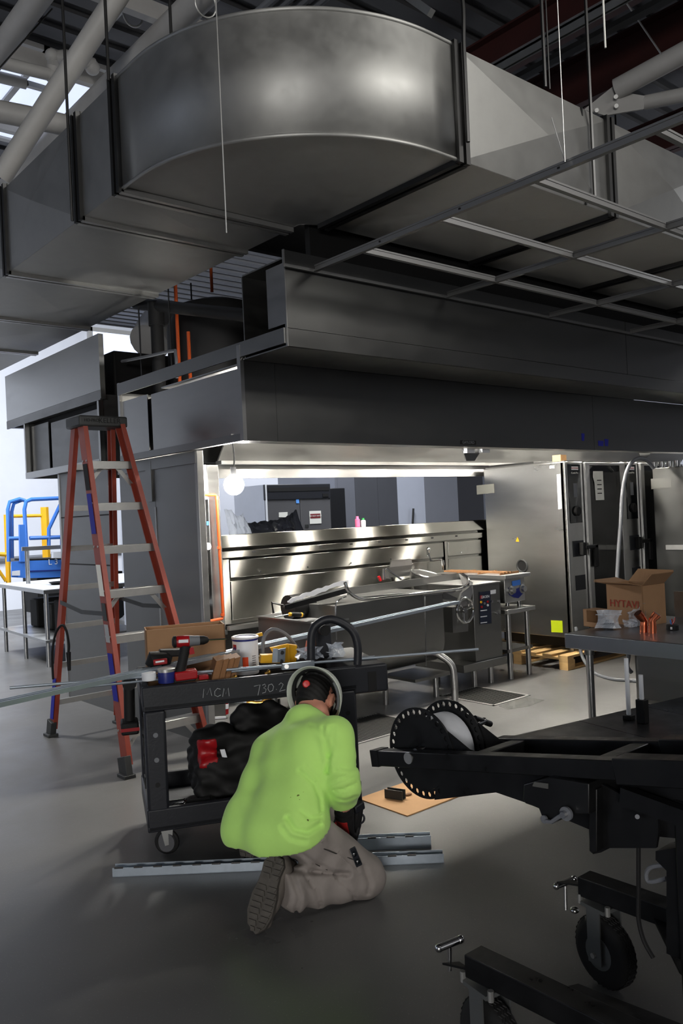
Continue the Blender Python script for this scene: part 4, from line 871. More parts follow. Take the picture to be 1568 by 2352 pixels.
# ---- shirt
hem = [A(522, 1914, 3.62), A(640, 1964, 3.33), A(745, 1886, 3.45)]
hn = np.cross(hem[1]-hem[0], hem[2]-hem[0]); hn /= np.linalg.norm(hn); hn = hn if hn[2] < 0 else -hn
cr_lines = [([(757, 1672), (752, 1705), (756, 1738), (750, 1775)], 4, .008), ([(742, 1672), (747, 1710), (751, 1742)], 4, .006), ([(766, 1670), (764, 1705), (758, 1735)], 4, .006), ([(688, 1770), (722, 1800), (735, 1835), (737, 1860)], 4, .007), ([(700, 1760), (728, 1785), (738, 1810)], 3, .004),
            ([(660, 1880), (675, 1905), (705, 1912), (735, 1893)], 5, .009), ([(648, 1900), (668, 1925), (700, 1932)], 5, .006), ([(690, 1862), (712, 1880), (738, 1876)], 4, .006), ([(545, 1850), (560, 1880), (552, 1915)], 9, .002), ([(742, 1692), (725, 1672), (712, 1665)], 4, .004),
            ([(762, 1800), (785, 1792), (815, 1775)], 3, .006), ([(765, 1815), (790, 1812), (818, 1800)], 3, .006), ([(775, 1835), (795, 1838), (818, 1828)], 3, .005), ([(782, 1760), (800, 1768), (816, 1762)], 3, .004), ([(770, 1770), (786, 1778), (800, 1776)], 3, .004), ([(620, 1650), (600, 1700), (588, 1790), (580, 1840)], 16, .004)]
def crease(p, lines):
    q = projn(p); out = np.zeros(len(p))
    for pl_, w_, amp in lines:
        dm = np.full(len(p), 1e9)
        for (x0, y0), (x1, y1) in zip(pl_[:-1], pl_[1:]):
            a = np.array([x0, y0], float); ba = np.array([x1-x0, y1-y0], float); t = np.clip(((q-a)@ba)/(ba@ba), 0, 1); dm = np.minimum(dm, np.linalg.norm(q-a-t[:, None]*ba, axis=1))
        out += amp*np.exp(-(dm/w_)**2)-.35*amp*np.exp(-((dm-2.2*w_)/w_)**2)
    return out
def torso_f(p):
    t = smin(cap(p, loR, upR, .112, .115), cap(p, loL, upL, .112, .113), .10)
    t = smin(t, cap(p, loM, (upL+upR)/2+(loM-(upL+upR)/2)*.3, .118, .11), .07)
    t = smin(t, cap(p, (upL+upR)/2, A(698, 1662, 3.69), .12, .078), .08); t = smin(t, cap(p, loL, loR, .112, .112), .06)
    t = smin(t, cap(p, A(722, 1676, 3.66), shR, .062, .066), .06); t = smin(t, cap(p, A(700, 1662, 3.70), shL, .066, .068), .06); t = smin(t, cap(p, upR, shR, .09, .07), .06); t = smin(t, cap(p, upL, shL, .09, .07), .06)
    return t
def arm_f(p, a, b, c):
    d1, d2 = (b-a)/np.linalg.norm(b-a), (c-b)/np.linalg.norm(c-b)
    f = smin(cap(p, a, b, .074, .064), cap(p, b, c, .062, .052), .03)
    return f+.0045*np.sin((p-b)@d1*95+3*np.sin((p-b)@np.array([8, 5, 3.])))*np.exp(-(np.linalg.norm(p-b, axis=1)/.14)**2)
def shirt_f(p):
    t = torso_f(p)
    r_ = arm_f(p, shR, elR, wrR); l_ = arm_f(p, shL, elL, wrL)
    t = smin(t, r_, .035); t = smin(t, l_, .02)
    t = t+1.15*crease(p, cr_lines)+.0025*wav(p, (1, .4, .7), 38)
    t = np.maximum(t, (p-hem[0])@hn)
    for w_, e in ((wrR, elR), (wrL, elL)):
        dd = (w_-e)/np.linalg.norm(w_-e); near = np.linalg.norm(p-w_, axis=1) < .13
        t = np.where(near, np.maximum(t, (p-w_)@dd), t)
    return np.maximum(t, -(cap(p, nck, hd, .060, .08)))
M_SHIRT = mat('lime_shirt', (.75, .945, .49), .85, 0, .05, 5, bump=.10, bscale=26, sheen=.15)
part('shirt', per, sdf_mesh(shirt_f, np.array([1.55, 2.3, .1]), np.array([3.15, 3.75, 1.0]), .0085), M_SHIRT, smooth=80)
cm = mat('shirt_grime', (.37, .42, .16), .9)
def on_shirt(px, py):
    v = np.array((CR*(px-784) - CU*(py-1176))/FPX + CF); t = np.linspace(3.0, 4.0, 1600); q = np.array(CC)+v*t[:, None]; f = shirt_f(q) < 0
    return Vector(q[np.argmax(f)])
for k, (px, py, r_) in enumerate(((685, 1829, .007), (696, 1821, .004), (668, 1832, .003), (688, 1838, .004), (706, 1885, .005), (692, 1866, .003))):
    q = on_shirt(px, py); part('stain', per, MB().lathe(q+Vector(away)*.001, -away, [(r_, -.003), (r_*.9, .0), (0, .0006)], 10), cm)
# ---- trousers
def leg_f(p, h_, k, a, r=(.105, .088, .082)):
    f = smin(cap(p, h_, k, r[0], r[1]), cap(p, k, a, r[1], r[2]), .018)
    d2 = (a-k)/np.linalg.norm(a-k)
    wr = .006*np.sin((p-k)@d2*58+2.5*np.sin((p-k)@np.array([6., 9, 14])))*np.exp(-((((p-k)@d2)-.3)/.2)**2)
    return f+wr
tl = [([(745, 1905), (735, 1925), (720, 1938)], 4, .006), ([(690, 1958), (725, 1985), (760, 1998)], 4, .005), ([(735, 1930), (790, 1965), (825, 2000)], 3, .004), ([(668, 2005), (688, 2060), (680, 2090)], 5, .008), ([(700, 2010), (730, 2050), (735, 2080)], 4, .006), ([(770, 2010), (800, 2040), (812, 2062)], 4, .005), ([(835, 1990), (850, 2030), (845, 2050)], 5, .006), ([(655, 1998), (720, 2004), (800, 2008)], 5, .010)]
def trous_f(p):
    t = smin(ell(p, (hipR+hipL)/2+np.array([0, 0, .01]), (.16, .16, .115)), leg_f(p, hipR, kneeR, ankR), .05)
    t = smin(t, leg_f(p, hipL, kneeL, ankL, (.1, .085, .075)), .03)
    t = t+1.4*crease(p, tl)+.002*wav(p, (.7, 1, .3), 60)
    for a, k in ((ankR, kneeR), (ankL, kneeL)):
        dd = (a-k)/np.linalg.norm(a-k); near = np.linalg.norm(p-a, axis=1) < .15; t = np.where(near, np.maximum(t, (p-a)@dd-.045), t)
    return np.maximum(t, .004-p[:, 2])
M_TROU = mat('grey_work_trousers', (.54, .51, .49), .85, 0, .14, 7, bump=.12, bscale=30)
tr = part('trousers', per, sdf_mesh(trous_f, np.array([1.5, 2.3, -.02]), np.array([3.2, 3.75, .62]), .0085), M_TROU, smooth=80)
def on_t(px, py, fn=trous_f):
    v = np.array((CR*(px-784) - CU*(py-1176))/FPX + CF); t = np.linspace(3.0, 4.2, 1600); q = np.array(CC)+v*t[:, None]; f = fn(q) < 0
    return Vector(q[np.argmax(f)]) if f.any() else Vector(CC)+Vector(v)*3.45
part('pocket_seam', tr, MB().tube([on_t(x, y) for x, y in ((722, 1942), (745, 1950), (770, 1960), (795, 1968), (815, 1976))], .0025, 5), mat('dark_thread', (.2, .19, .18), .9))
part('pocket_seam', tr, MB().tube([on_t(x, y) for x, y in ((710, 1975), (735, 1990), (752, 1998))], .0025, 5), MATS['dark_thread'])
q = [on_t(x, y) for x, y in ((802, 1950), (815, 1943), (832, 1985), (818, 1992))]
pt = thing('pocket_tool', 'small dark clip tool tucked in the thigh pocket of the kneeling worker', 'tool', tuple(q[0]))
part('tool_body', pt, MB().prism([v-Vector(away)*.012 for v in q], Vector(away)*.02), mat('tool_grey', (.22, .23, .25), .35, .6), bev=.003)
for x, y in ((813, 1960), (821, 1977)): 
    o = on_t(x, y)-Vector(away)*.012; part('tool_eye', pt, MB().lathe(o, -away, [(.011, 0), (.011, .006), (.007, .008), (0, .008)], 12), M_DGLASS)
# ---- boots
M_BOOT = mat('dusty_boot', (.40, .375, .35), .9, 0, .25, 14, bump=.2, bscale=40)
M_SOLE = mat('boot_sole', (.31, .295, .275), .9, 0, .3, 18, bump=.2, bscale=60)
def boot(toe, heel, N, lab):
    L = Vector(heel)-Vector(toe); ln = L.length; L.normalize(); N = Vector(N); N = (N-L*N.dot(L)).normalized(); Wd = L.cross(N)
    prof = [(0, .005), (.03, .038), (.08, .054), (.15, .053), (.2, .042), (.24, .040), (.28, .044), (.31, .030), (.318, 0)]
    sc = ln/.318
    out = [(a, b_) for a, b_ in prof]+[(a, -b_) for a, b_ in prof[-2:0:-1]]
    T = Vector(toe)
    so = part('boot_sole', per, MB().prism([T+L*a*sc+Wd*(b_-.006*math.sin(a*9)) for a, b_ in out], -N*.03), M_SOLE, bev=.004)
    lug = MB()
    for i in range(13):
        a = .018+i*.0235
        if .185 < a < .225: continue
        hw = np.interp(a, [p_[0] for p_ in prof], [p_[1] for p_ in prof])*.86
        for s in (-1, 1): lug.obox(T+L*a*sc+Wd*(s*hw*.52)+N*.002, L*.008+Wd*.003*s, Wd*hw*.42, N*.004)
    part('tread', so, lug, M_SOLE, label='worn lugs of the boot sole', kind='stuff')
    c0 = np.array(T); l_, n_, w_ = np.array(L), np.array(N), np.array(Wd)
    def f(p):
        g = cap(p, c0+l_*.06-n_*.05, c0+l_*.15-n_*.065, .042, .048); g = smin(g, cap(p, c0+l_*.15-n_*.065, c0+l_*.27-n_*.055, .046, .042), .03)
        g = smin(g, cap(p, c0+l_*.25-n_*.07, c0+l_*.24-n_*.17, .05, .055), .03)
        return np.maximum(g+.003*wav(p, (1, .5, 1), 60), (p-c0)@n_+.024)
    part('boot', per, sdf_mesh(f, c0-.1+np.minimum(l_*.3, 0)-.2, c0+.45, .01), M_BOOT, smooth=70)
t_, h_ = P(583, 2148, d=3.22), P(636, 1964, d=3.33); t_.z = max(t_.z, .012)
boot(t_, h_, (-.86, -.5, .06), 'right')
tL = P(564, 1988, z=0); tL.z = .014; boot(tL, tL+Vector((.07, .02, .26)), (-.95, -.3, .1), 'left')
# ---- gloved hands (five fingers each, closed on the tool)
M_GLV = mat('glove_black', (.06, .055, .06), .7, 0, .2, 30); M_GLR = mat('glove_red', (.62, .10, .10), .6, 0, .1, 30)
def hand(wr, aim, side, back, nm):
    """palm from the wrist along aim; back = direction of the back of the hand; side = thumb side"""
    aim = np.array(aim, float); aim /= np.linalg.norm(aim); back = np.array(back, float); back -= aim*(back@aim); back /= np.linalg.norm(back); sd_ = np.cross(aim, back)*side
    pc = wr+aim*.055
    fn = []
    for i, (o, l) in enumerate(((.030, .95), (.010, 1.05), (-.011, 1.0), (-.031, .8))):
        k0 = pc+aim*.042+sd_*o; k1 = k0+aim*.036*l-back*.018; k2 = k1-back*.030*l+aim*.004; k3 = k2-aim*.022*l-back*.006
        fn.append((k0, k1, k2, k3))
    th = (pc-aim*.02+sd_*.035, pc+aim*.012+sd_*.058-back*.022, pc+aim*.03+sd_*.045-back*.05)
    M = np.stack([sd_, back, aim], -1)
    def f(p):
        g = rbox(p, pc, (.042, .016, .05), .015, M); g = smin(g, cap(p, wr-aim*.03, pc-aim*.02, .034, .034), .02)
        for k in fn:
            h1 = np.minimum(np.minimum(cap(p, k[0], k[1], .0115, .0105), cap(p, k[1], k[2], .0105, .0098)), cap(p, k[2], k[3], .0098, .009)); g = smin(g, h1, .006)
        return smin(g, np.minimum(cap(p, th[0], th[1], .014, .012), cap(p, th[1], th[2], .012, .0105)), .008)
    gl = part(nm, per, sdf_mesh(f, pc-.13, pc+.13, .005), M_GLV, smooth=70)
    part('glove_back', gl, sdf_mesh(lambda p: np.maximum(f(p)-.002, rbox(p, pc+back*.02+aim*.01, (.03, .02, .052), .008, M)), pc-.13, pc+.13, .005), M_GLR, smooth=70)
    part('glove_cuff', gl, MB().cyl(wr-aim*.012, wr+aim*.012, .043, .042, 18), M_GLV)
    return pc, aim, back, sd_
pc, aim, back, sd_ = hand(wrR+np.array([0, 0, -.012]), A(796, 1925, 3.62)-wrR, 1, -away*.8-np.array(CR)*.5, 'glove')
hand(wrL, A(800, 1925, 3.95)-wrL, -1, np.array([0, 0, 1.])-away*.2, 'glove')
tb = thing('hand_tool', 'black hand tool gripped in the worker\'s gloved right hand', 'tool', (float(pc[0]), float(pc[1]), .1))
a, b_ = P(806, 1932, d=3.66), P(822, 1855, d=3.64)
part('tool_body', tb, MB().tube([a, (a+b_)/2, b_], [.026, .03, .024], 10), M_BLACKM); part('tool_head', tb, MB().bar(P(808, 1860, d=3.62), P(829, 1846, d=3.66), .05, .035), M_BLACKP, bev=.006)
part('tool_foot', tb, MB().bar(P(800, 1932, d=3.66), P(818, 1930, d=3.66), .05, .03), M_BLACKM, bev=.005); part('trigger_guard', tb, MB().torus(P(826, 1880, d=3.64), away, .02, .005, 16, 6), M_BLACKP)
# ------------------------------------------------------------------ steel track on the floor and the cardboard sheet
def channel(nm, lab, p0, p1, wd, h, notch, m=M_STRUT):
    d = (p1-p0).normalized(); s = d.cross(Z); t = .003
    o = thing(nm, lab, 'steel track', tuple(p0))
    part('web', o, MB().prism([p0-s*wd/2, p0+s*wd/2, p1+s*wd/2, p1-s*wd/2], Z*t), m)
    for k in (-1, 1): part('flange', o, MB().prism([p0+s*(k*wd/2), p0+s*(k*wd/2-k*t), p1+s*(k*wd/2-k*t), p1+s*(k*wd/2)], Z*h), m)
    n = int((p1-p0).length/.09); b = MB()
    for i in range(n):
        q = p0+d*(.03+i*.09); b.obox(q-s*(-wd/2)+Z*(h+.001), d*.02, s*.003, Z*.0035)
    part('flange_tab', o, b, M_GALVD, kind='stuff'); return o
a, b_ = P(262, 2010, z=.0), P(1018, 1977, z=.0)
channel('steel_track', 'long zinc steel track on the floor passing behind the kneeling worker', a, b_, .05, .042, 1)
a, b_ = P(800, 1958, z=.0), P(993, 1950, z=.0); channel('steel_track', 'shorter zinc steel track lying behind the long one, right of the worker', a+Vector((.02, .03, 0)), b_+Vector((.02, .03, 0)), .05, .06, 1)
pts = [P(935, 1876, z=0), P(1068, 1826, z=0), P(1000, 1786, z=0), P(905, 1790, z=0), P(822, 1836, z=0)]
n0, l0, r0 = P(935, 1876, z=0), P(822, 1836, z=0), P(1075, 1822, z=0)
single('cardboard_sheet', 'flat tan cardboard sheet lying on the floor under the cable reel', 'cardboard', MB().prism([n0, r0, r0+(l0-n0)*1.0, l0], Z*.006), M_CARDL)
so = thing('strut_offcut', 'short strut offcut standing on the cardboard sheet', 'offcut', tuple(P(907, 1834, z=.006)))
a, b_ = P(887, 1830, z=.008), P(928, 1836, z=.008); d = (b_-a).normalized(); s = Z.cross(d)
part('channel_body', so, MB().extr([(-.0205, 0), (.0205, 0), (.0205, .05), (.017, .05), (.017, .003), (-.017, .003), (-.017, .05), (-.0205, .05)], a, b_), M_ALUD)
single('dark_scrap', 'little dark scrap beside the strut offcut on the cardboard', 'scrap', MB().ball(P(938, 1824, z=.012), (.025, .014, .007), 8, 6), M_WOODD)
# ------------------------------------------------------------------ black material lift with cable reel (near right)
lift = thing('material_lift', 'black steel material lift on casters with a perforated cable reel, nearest at right', 'lift', (2.1, 1.2, 0))
PX = 1.95
def lp(px, py, x=PX): return P(px, py, x=x)
ba, bb = lp(866, 1738), lp(1440, 1766)
ba = Vector((PX, ba.y, ba.z)); dB = (bb-ba).normalized()
M_STL = mat('worn_black_steel', (.075, .076, .08), .38, .3, .35, 12, rvar=.12)
SP = .235
t_ = .052
upv = dB.cross(X); upv = upv if upv.z > 0 else -upv
tip = ba-dB*.0
for k, nm in ((0, 'boom_tube'), (1, 'boom_tube')):
    o = X*SP*k; s = dB*(.0 if k == 0 else .36)
    part(nm, lift, MB().obox((tip+s+bb)/2+o, dB*((bb-tip-s).length/2), X*t_/2, upv*t_/2), M_STL, bev=.003)
    part('boom_sleeve', lift, MB().obox(bb+dB*.22+o, dB*.24, X*.034, upv*.034), M_STL, bev=.003)
for t in (.47, .92): part('cross_tube', lift, MB().obox(tip+dB*((bb-tip).length*t)+X*SP/2, X*(SP/2-.02), dB*.028, upv*.022), M_STL, bev=.003)
part('boom_cap', lift, MB().obox(tip+dB*.015, dB*.018, X*.028, upv*.028), M_STL)
# reel cheeks with a ring of real holes, drawn out towards the mast
def cheek(x, c, Rd, tail):
    n = 30; b = MB(); r0, r1 = Rd*.80, Rd; rh = Rd*.062
    u, v = Vector((0, -1, 0)), Z
    def pt(r, a): return Vector((x, c.y, c.z))+u*r*math.cos(a)+v*r*math.sin(a)
    for k in range(n):
        a0, a1 = 2*math.pi*k/n, 2*math.pi*(k+1)/n; am = (a0+a1)/2; rm = (r0+r1)/2
        out = [(r0, a0), (r0, am), (r0, a1), (rm, a1), (r1, a1), (r1, am), (r1, a0), (rm, a0)]
        ring = [pt(*q) for q in out]; hc_ = pt(rm, am); hole = [hc_+(q-hc_).normalized()*rh for q in ring]
        b.add(ring+hole, [(i, (i+1) % 8, 8+(i+1) % 8, 8+i) for i in range(8)])
    b.add([pt(r0, 2*math.pi*k/n) for k in range(n)]+[pt(0, 0)], [(k, (k+1) % n, n) for k in range(n)])
    part('reel_cheek', lift, b, M_STL, thick=.007, smooth=0)
    part('cheek_tail', lift, MB().prism([q for q in tail], X*.008), M_STL)
rc = lp(968, 1729, 2.0); Rd = (lp(968, 1627, 2.0)-lp(968, 1831, 2.0)).length/2
tl_ = [lp(985, 1640, 2.0), lp(1075, 1722, 2.0), lp(1140, 1745, 2.0), lp(1140, 1820, 2.0), lp(1005, 1829, 2.0), lp(1000, 1740, 2.0)]
cheek(2.0, rc, Rd, [rc+Vector((0, -Rd*.35, Rd*.8)), tl_[1], tl_[2], tl_[3], rc+Vector((0, -.05, -Rd*.97)), rc+Vector((0, -Rd*.5, 0))])
r2 = Vector((2.15, rc.y, rc.z)); cheek(2.15, r2, Rd, [r2+Vector((0, -Rd*.35, Rd*.8)), Vector((2.15, tl_[1].y, tl_[1].z)), Vector((2.15, tl_[2].y, tl_[2].z)), Vector((2.15, tl_[3].y, tl_[3].z)), r2+Vector((0, -.05, -Rd*.97)), r2+Vector((0, -Rd*.5, 0))])
sp = part('spool', lift, MB().cyl((2.012, rc.y, rc.z), (2.14, rc.y, rc.z), Rd*.74, n=36), mat('white_cord', (.80, .81, .83), .6, 0, .05, 40), label='white winch strap wound on the reel')
a = P(954, 1727, x=1.965); e = P(1113, 1655, y=a.y)
part('cross_rod', lift, MB().tube([a, e], .012, 12), M_CHROME); part('rod_handle', lift, MB().cyl(P(1090, 1650, y=a.y), P(1126, 1663, y=a.y), .011), M_BLACK)
q = lp(936, 1742, 1.92); part('axle_bolt', lift, MB().cyl(q, q+X*.06, .019, n=16), M_ALU)
# side plate from the reel to the mast
pl = [(1010, 1752), (1010, 1828), (1138, 1820), (1205, 1843), (1352, 1905), (1440, 1915), (1600, 1930), (1600, 1760), (1440, 1758)]
part('side_plate', lift, MB().prism([lp(x, y, 1.985) for x, y in pl], X*.012), M_STL)
part('side_plate', lift, MB().prism([lp(x, y, 1.985)+X*.19 for x, y in pl], X*.012), M_STL)
gp = [(1357, 1830), (1352, 1900), (1354, 1955), (1362, 1962), (1380, 1958), (1400, 1948), (1506, 1948), (1512, 1910), (1510, 1878), (1490, 1865), (1425, 1825), (1380, 1800)]
part('mast_gusset', lift, MB().prism([lp(x, y, 1.96) for x, y in gp], X*.01), M_STL); part('gusset_flange', lift, MB().prism([lp(x, y, 1.93) for x, y in ((1352, 1815), (1352, 1955), (1362, 1962), (1370, 1957), (1370, 1812))], X*.04), M_STL, bev=.003)
part('brace_angle', lift, MB().bar(lp(1430, 1825, 1.95), lp(1600, 1888, 1.95), .03, .045), M_STL); part('bolt', lift, MB().cyl(lp(1463, 1876, 1.925), lp(1463, 1876, 1.95), .006, n=10), M_GREYP)
# winch gear box, label and crank
gb = [(1202, 1802), (1200, 1836), (1206, 1846), (1236, 1856), (1246, 1882), (1256, 1892), (1268, 1892), (1300, 1872), (1352, 1870), (1352, 1800), (1260, 1785)]
w_ = part('winch_box', lift, MB().prism([lp(x, y, 1.90) for x, y in gb], X*.085), M_BLACK, bev=.003)
tp = [lp(1202, 1802, 1.90), lp(1352, 1792, 1.90)]
a, e = lp(1228, 1806, 1.90), lp(1262, 1808, 1.90)
part('rating_label', w_, MB().prism([lp(1222, 1806, 1.898), lp(1258, 1812, 1.898), lp(1258, 1800, 1.898), lp(1226, 1796, 1.898)], X*.002), mat('dull_label', (.32, .32, .31), .6))
q = lp(1302, 1868, 1.895); part('crank_washer', w_, MB().cyl(q, q-X*.008, .019, n=20), M_GREYP); part('crank_bolt', w_, MB().cyl(q-X*.008, q-X*.022, .009, n=8), M_CHROME)
part('crank_arm', w_, MB().tube([q-X*.006, lp(1283, 1876, 1.89), lp(1266, 1888, 1.89), lp(1254, 1886, 1.89)], .006, 8), M_GREYP); q = lp(1251, 1881, 1.896); part('cap_screw', w_, MB().cyl(q, q-X*.006, .011, n=14), M_GREYP)
# mast foot, base legs, casters
part('mast', lift, MB().box(2.0, 2.12, .62, .80, .25, 2.0), M_STL); part('carriage', lift, MB().box(1.98, 2.2, .78, 1.09, .2, .86), M_STL, bev=.006)
part('carriage_lug', lift, MB().prism([lp(x, y, 2.0) for x, y in ((1505, 1955), (1505, 1975), (1530, 2000), (1530, 2190), (1600, 2220), (1600, 1940))], X*.08), M_STL)
part('lock_bar', lift, MB().tube(bez([lp(1545, 1988, 2.05), lp(1500, 1990, 2.05), lp(1484, 2005, 2.05), lp(1490, 2025, 2.05), lp(1530, 2018, 2.05)], 6), .006, 8), M_GREYP)
L1 = P(1065, 2192, z=.355); x1 = L1.x; L2 = P(1325, 2014, z=.355); x2 = L2.x
for x, y1 in ((x1, L1.y), (x2, L2.y)):
    part('base_leg', lift, MB().box(x, x+.075, .3, y1, .29, .355), M_STL, bev=.003)
    part('leg_gusset', lift, MB().prism([(x+.075, y1-.22, .30), (x+.17, y1-.26, .30), (x+.2, y1-.55, .30), (x+.075, y1-.7, .30)], Z*.008), M_STL)
part('base_cross', lift, MB().box(x1+.075, x2, .85, .93, .285, .35), M_STL, bev=.003); part('base_plate', lift, MB().prism([(x1+.3, .93, .30), (x1+.55, .93, .30), (x2-.02, 1.25, .30), (x2-.0, 1.4, .30), (x1+.42, 1.2, .30)], Z*.01), M_STL)
part('foot_block', lift, MB().box(x1+.02, x1+.06, .95, 1.25, .12, .29), M_STL)
M_FORK = mat('fork_grey', (.42, .43, .43), .45, .6, .06, 8)
def caster(cx, cy, ang, lab):
    n = Vector((math.cos(ang), math.sin(ang), 0)); f = Vector((-n.y, n.x, 0)); c = Vector((cx, cy, .117))
    k = part('caster', lift, MB().lathe(c-n*.03, n, [(.045, -.004), (.085, -.006), (.105, .0), (.115, .012), (.117, .03), (.115, .048), (.105, .06), (.085, .066), (.045, .064)], 44), M_RUBBER, label=lab)
    g = MB()
    for j in range(4):
        o = .014+j*.0105
        g.tube([c+n*(o-.03)+(f*math.cos(2*math.pi*i/72)+Z*math.sin(2*math.pi*i/72))*.1165+n*(.0028*(1 if i % 2 else -1)) for i in range(72)], .0021, 4, closed=True)
        part('tyre_groove', k, g, M_INK); g = MB()
    part('wheel_hub', k, MB().lathe(c-n*.035, n, [(.02, -.004), (.055, 0), (.06, .01), (.06, .06), (.055, .07), (.02, .074)], 24), M_FORK)
    part('caster_fork', k, MB().prism([c-n*.052+f*-.028+Z*.155, c-n*.052+f*.028+Z*.155, c-n*.052+f*.028-Z*.03, c-n*.052-f*.028-Z*.03], n*.005).prism([c+n*.047+f*-.028+Z*.155, c+n*.047+f*.028+Z*.155, c+n*.047+f*.028-Z*.03, c+n*.047-f*.028-Z*.03], n*.005).obox(c+Z*.155, n*.055, f*.05, Z*.006), M_FORK)
    part('axle', k, MB().cyl(c-n*.062, c+n*.06, .009, n=10), M_ALU)
    for s in (-1, 1): part('mount_bolt', k, MB().cyl(c+f*.06*s-n*.045+Z*.15, c+f*.06*s-n*.045+Z*.18, .009, n=8), M_ALU)
caster(x1+.045, L1.y-.05, R(-10), 'nearer caster, with grooved tyre'); caster(x2+.04, L2.y-.07, R(-10), 'farther caster, with grooved tyre')
def hand_screw(cx, cy, z0, z1):
    g = part('levelling_screw', lift, MB().cyl((cx, cy, z0), (cx+.004, cy, z1), .0055, n=10), M_CHROME)
    d = Vector((.82, -.5, .25)).normalized(); q = Vector((cx+.004, cy, z1))
    part('screw_handle', g, MB().cyl(q-d*.032, q+d*.032, .011, n=12).ball(q-d*.034, .0125, 10, 7).ball(q+d*.034, .0125, 10, 7), M_CHROME); return g
g1 = P(1030, 2165, d=2.42); hand_screw(g1.x, g1.y, .28, P(1045, 2168, d=2.42).z)
g2 = P(1296, 2030, d=2.88); hs = hand_screw(g2.x, g2.y, P(1319, 2088, d=2.88).z, P(1296, 2028, d=2.88).z)
part('screw_foot', hs, MB().ball(P(1319, 2090, d=2.88), (.017, .017, .011), 12, 8), M_CHROME); part('screw_bracket', lift, MB().prism([(g2.x-.03, g2.y+.01, .315), (g2.x+.02, g2.y-.02, .315), (x2+.02, L2.y-.02, .315), (x2+.02, L2.y+.0, .315)], Z*.006), M_STL)
part('screw_bracket', lift, MB().prism([(g1.x-.02, g1.y+.01, .30), (g1.x+.02, g1.y-.02, .30), (x1+.02, L1.y-.02, .30), (x1+.02, L1.y, .30)], Z*.006), M_STL)
part('hanging_cable', lift, MB().tube(bez([P(1466, 1945, x=2.03), P(1466, 2050, x=2.03), P(1466, 2110, x=2.03), P(1478, 2160, x=2.03), P(1500, 2200, x=2.03)], 6), .006, 8), M_INK)
# ------------------------------------------------------------------ black platform behind the lift
pf = thing('platform_truck', 'low black platform truck with seamed deck behind the lift at right', 'platform truck', (4.2, 1.9, 0))
e0, e1 = P(1165, 1693, z=.66), P(1600, 1593, z=.66); dd = (e1-e0).normalized(); nn = Vector((dd.y, -dd.x, 0))
M_DK = mat('black_deck', (.10, .10, .105), .35, 0, .12, 6, rvar=.1)
ln = (e1-e0).length+.02
for k in range(3):
    a = e0+dd*(ln*k/3+.002); c = e0+dd*(ln*(k+1)/3-.002); part('deck_board', pf, MB().prism([a, c, c+nn*.62, a+nn*.62], Z*-.02), M_DK)
part('deck_frame', pf, MB().prism([e0-Z*.02, e0+dd*ln-Z*.02, e0+dd*ln+nn*.62-Z*.02, e0+nn*.62-Z*.02], Z*-.06), M_BLACKM)
for s in (ln-.22, ln-.06):
    for o in (.08, .54):
        q = e0+dd*s+nn*o; part('leg', pf, MB().cyl((q.x, q.y, .08), (q.x, q.y, .58), .03), M_BLACKM); part('caster', pf, MB().cyl((q.x, q.y-.02, .06), (q.x, q.y+.02, .06), .06, n=20), M_RUBBER)
for (px, y0, y1, ys, wd, lab) in ((1444, 1512, 1652, 1651, .0095, 'white pole standing before the sink table, left one of two'), (1476, 1550, 1660, 1606, .0095, 'white pole in a black sleeve before the sink table')):
    q = P(px, y1, z=.66); q2 = P(px-2, y0, d=(q-CC).dot(CF)); t = thing('white_pole', lab, 'pole', tuple(q))
    part('pole_shaft', t, MB().cyl(q, Vector((q.x, q.y, q2.z)), wd, n=12), M_PLW)
    q3 = P(px, ys, d=(q-CC).dot(CF)); part('sleeve', t, MB().box(q.x-.02, q.x+.02, q.y-.02, q.y+.02, .66, max(.68, q3.z)), M_BLACKM, bev=.003)
# ------------------------------------------------------------------ stainless sink table at right with fittings
TZ = .88
tb_ = thing('sink_table', 'stainless work table with an under-slung sink, near right edge', 'table', (4.4, 2.0, 0))
TX, TY = 4.04, 2.835
M_TT = mat('table_stainless', (.58, .59, .61), .38, 1, .06, 4)
part('table_top', tb_, MB().box(TX, TX+.95, .9, TY, TZ-.006, TZ), M_TT); part('front_edge', tb_, MB().box(TX-.002, TX+.012, .9, TY, TZ-.082, TZ), M_TT, bev=.003); part('end_edge', tb_, MB().box(TX, TX+.95, TY-.012, TY+.002, TZ-.07, TZ), M_TT, bev=.003)
lq = P(1353, 1500, x=TX+.07)
for (x, y) in ((TX+.07, lq.y), (TX+.88, lq.y), (TX+.07, 1.0), (TX+.88, 1.0)):
    l = part('leg', tb_, MB().cyl((x, y, .02), (x, y, TZ-.07), .021, n=16), M_CHROME if False else M_STEEL); part('leg_socket', l, MB().cyl((x, y, TZ-.12), (x, y, TZ-.07), .028, n=16), M_STEELD); part('bullet_foot', l, MB().cyl((x, y, 0), (x, y, .05), .012, .022, 14), M_ALUD)
part('sink_bowl', tb_, MB().box(TX+.15, TX+.66, 1.5, P(1452, 1500, x=TX+.15).y, .50, TZ-.07), M_STEELD, bev=.03)
q = P(1545, 1575, x=TX+.4); part('sink_drain', tb_, MB().cyl((TX+.4, q.y, .44), (TX+.4, q.y, .5), .05), M_BLACKM); part('drain_lever', tb_, MB().bar((TX+.3, q.y+.12, .46), (TX+.4, q.y, .47), .03, .015), M_BLACKM)
part('splash_back', tb_, MB().box(TX+.94, TX+.95, .9, P(1548, 1390, x=TX+.94).y, TZ, TZ+.16), M_STEEL)
def ont(px, py): return P(px, py, z=TZ)
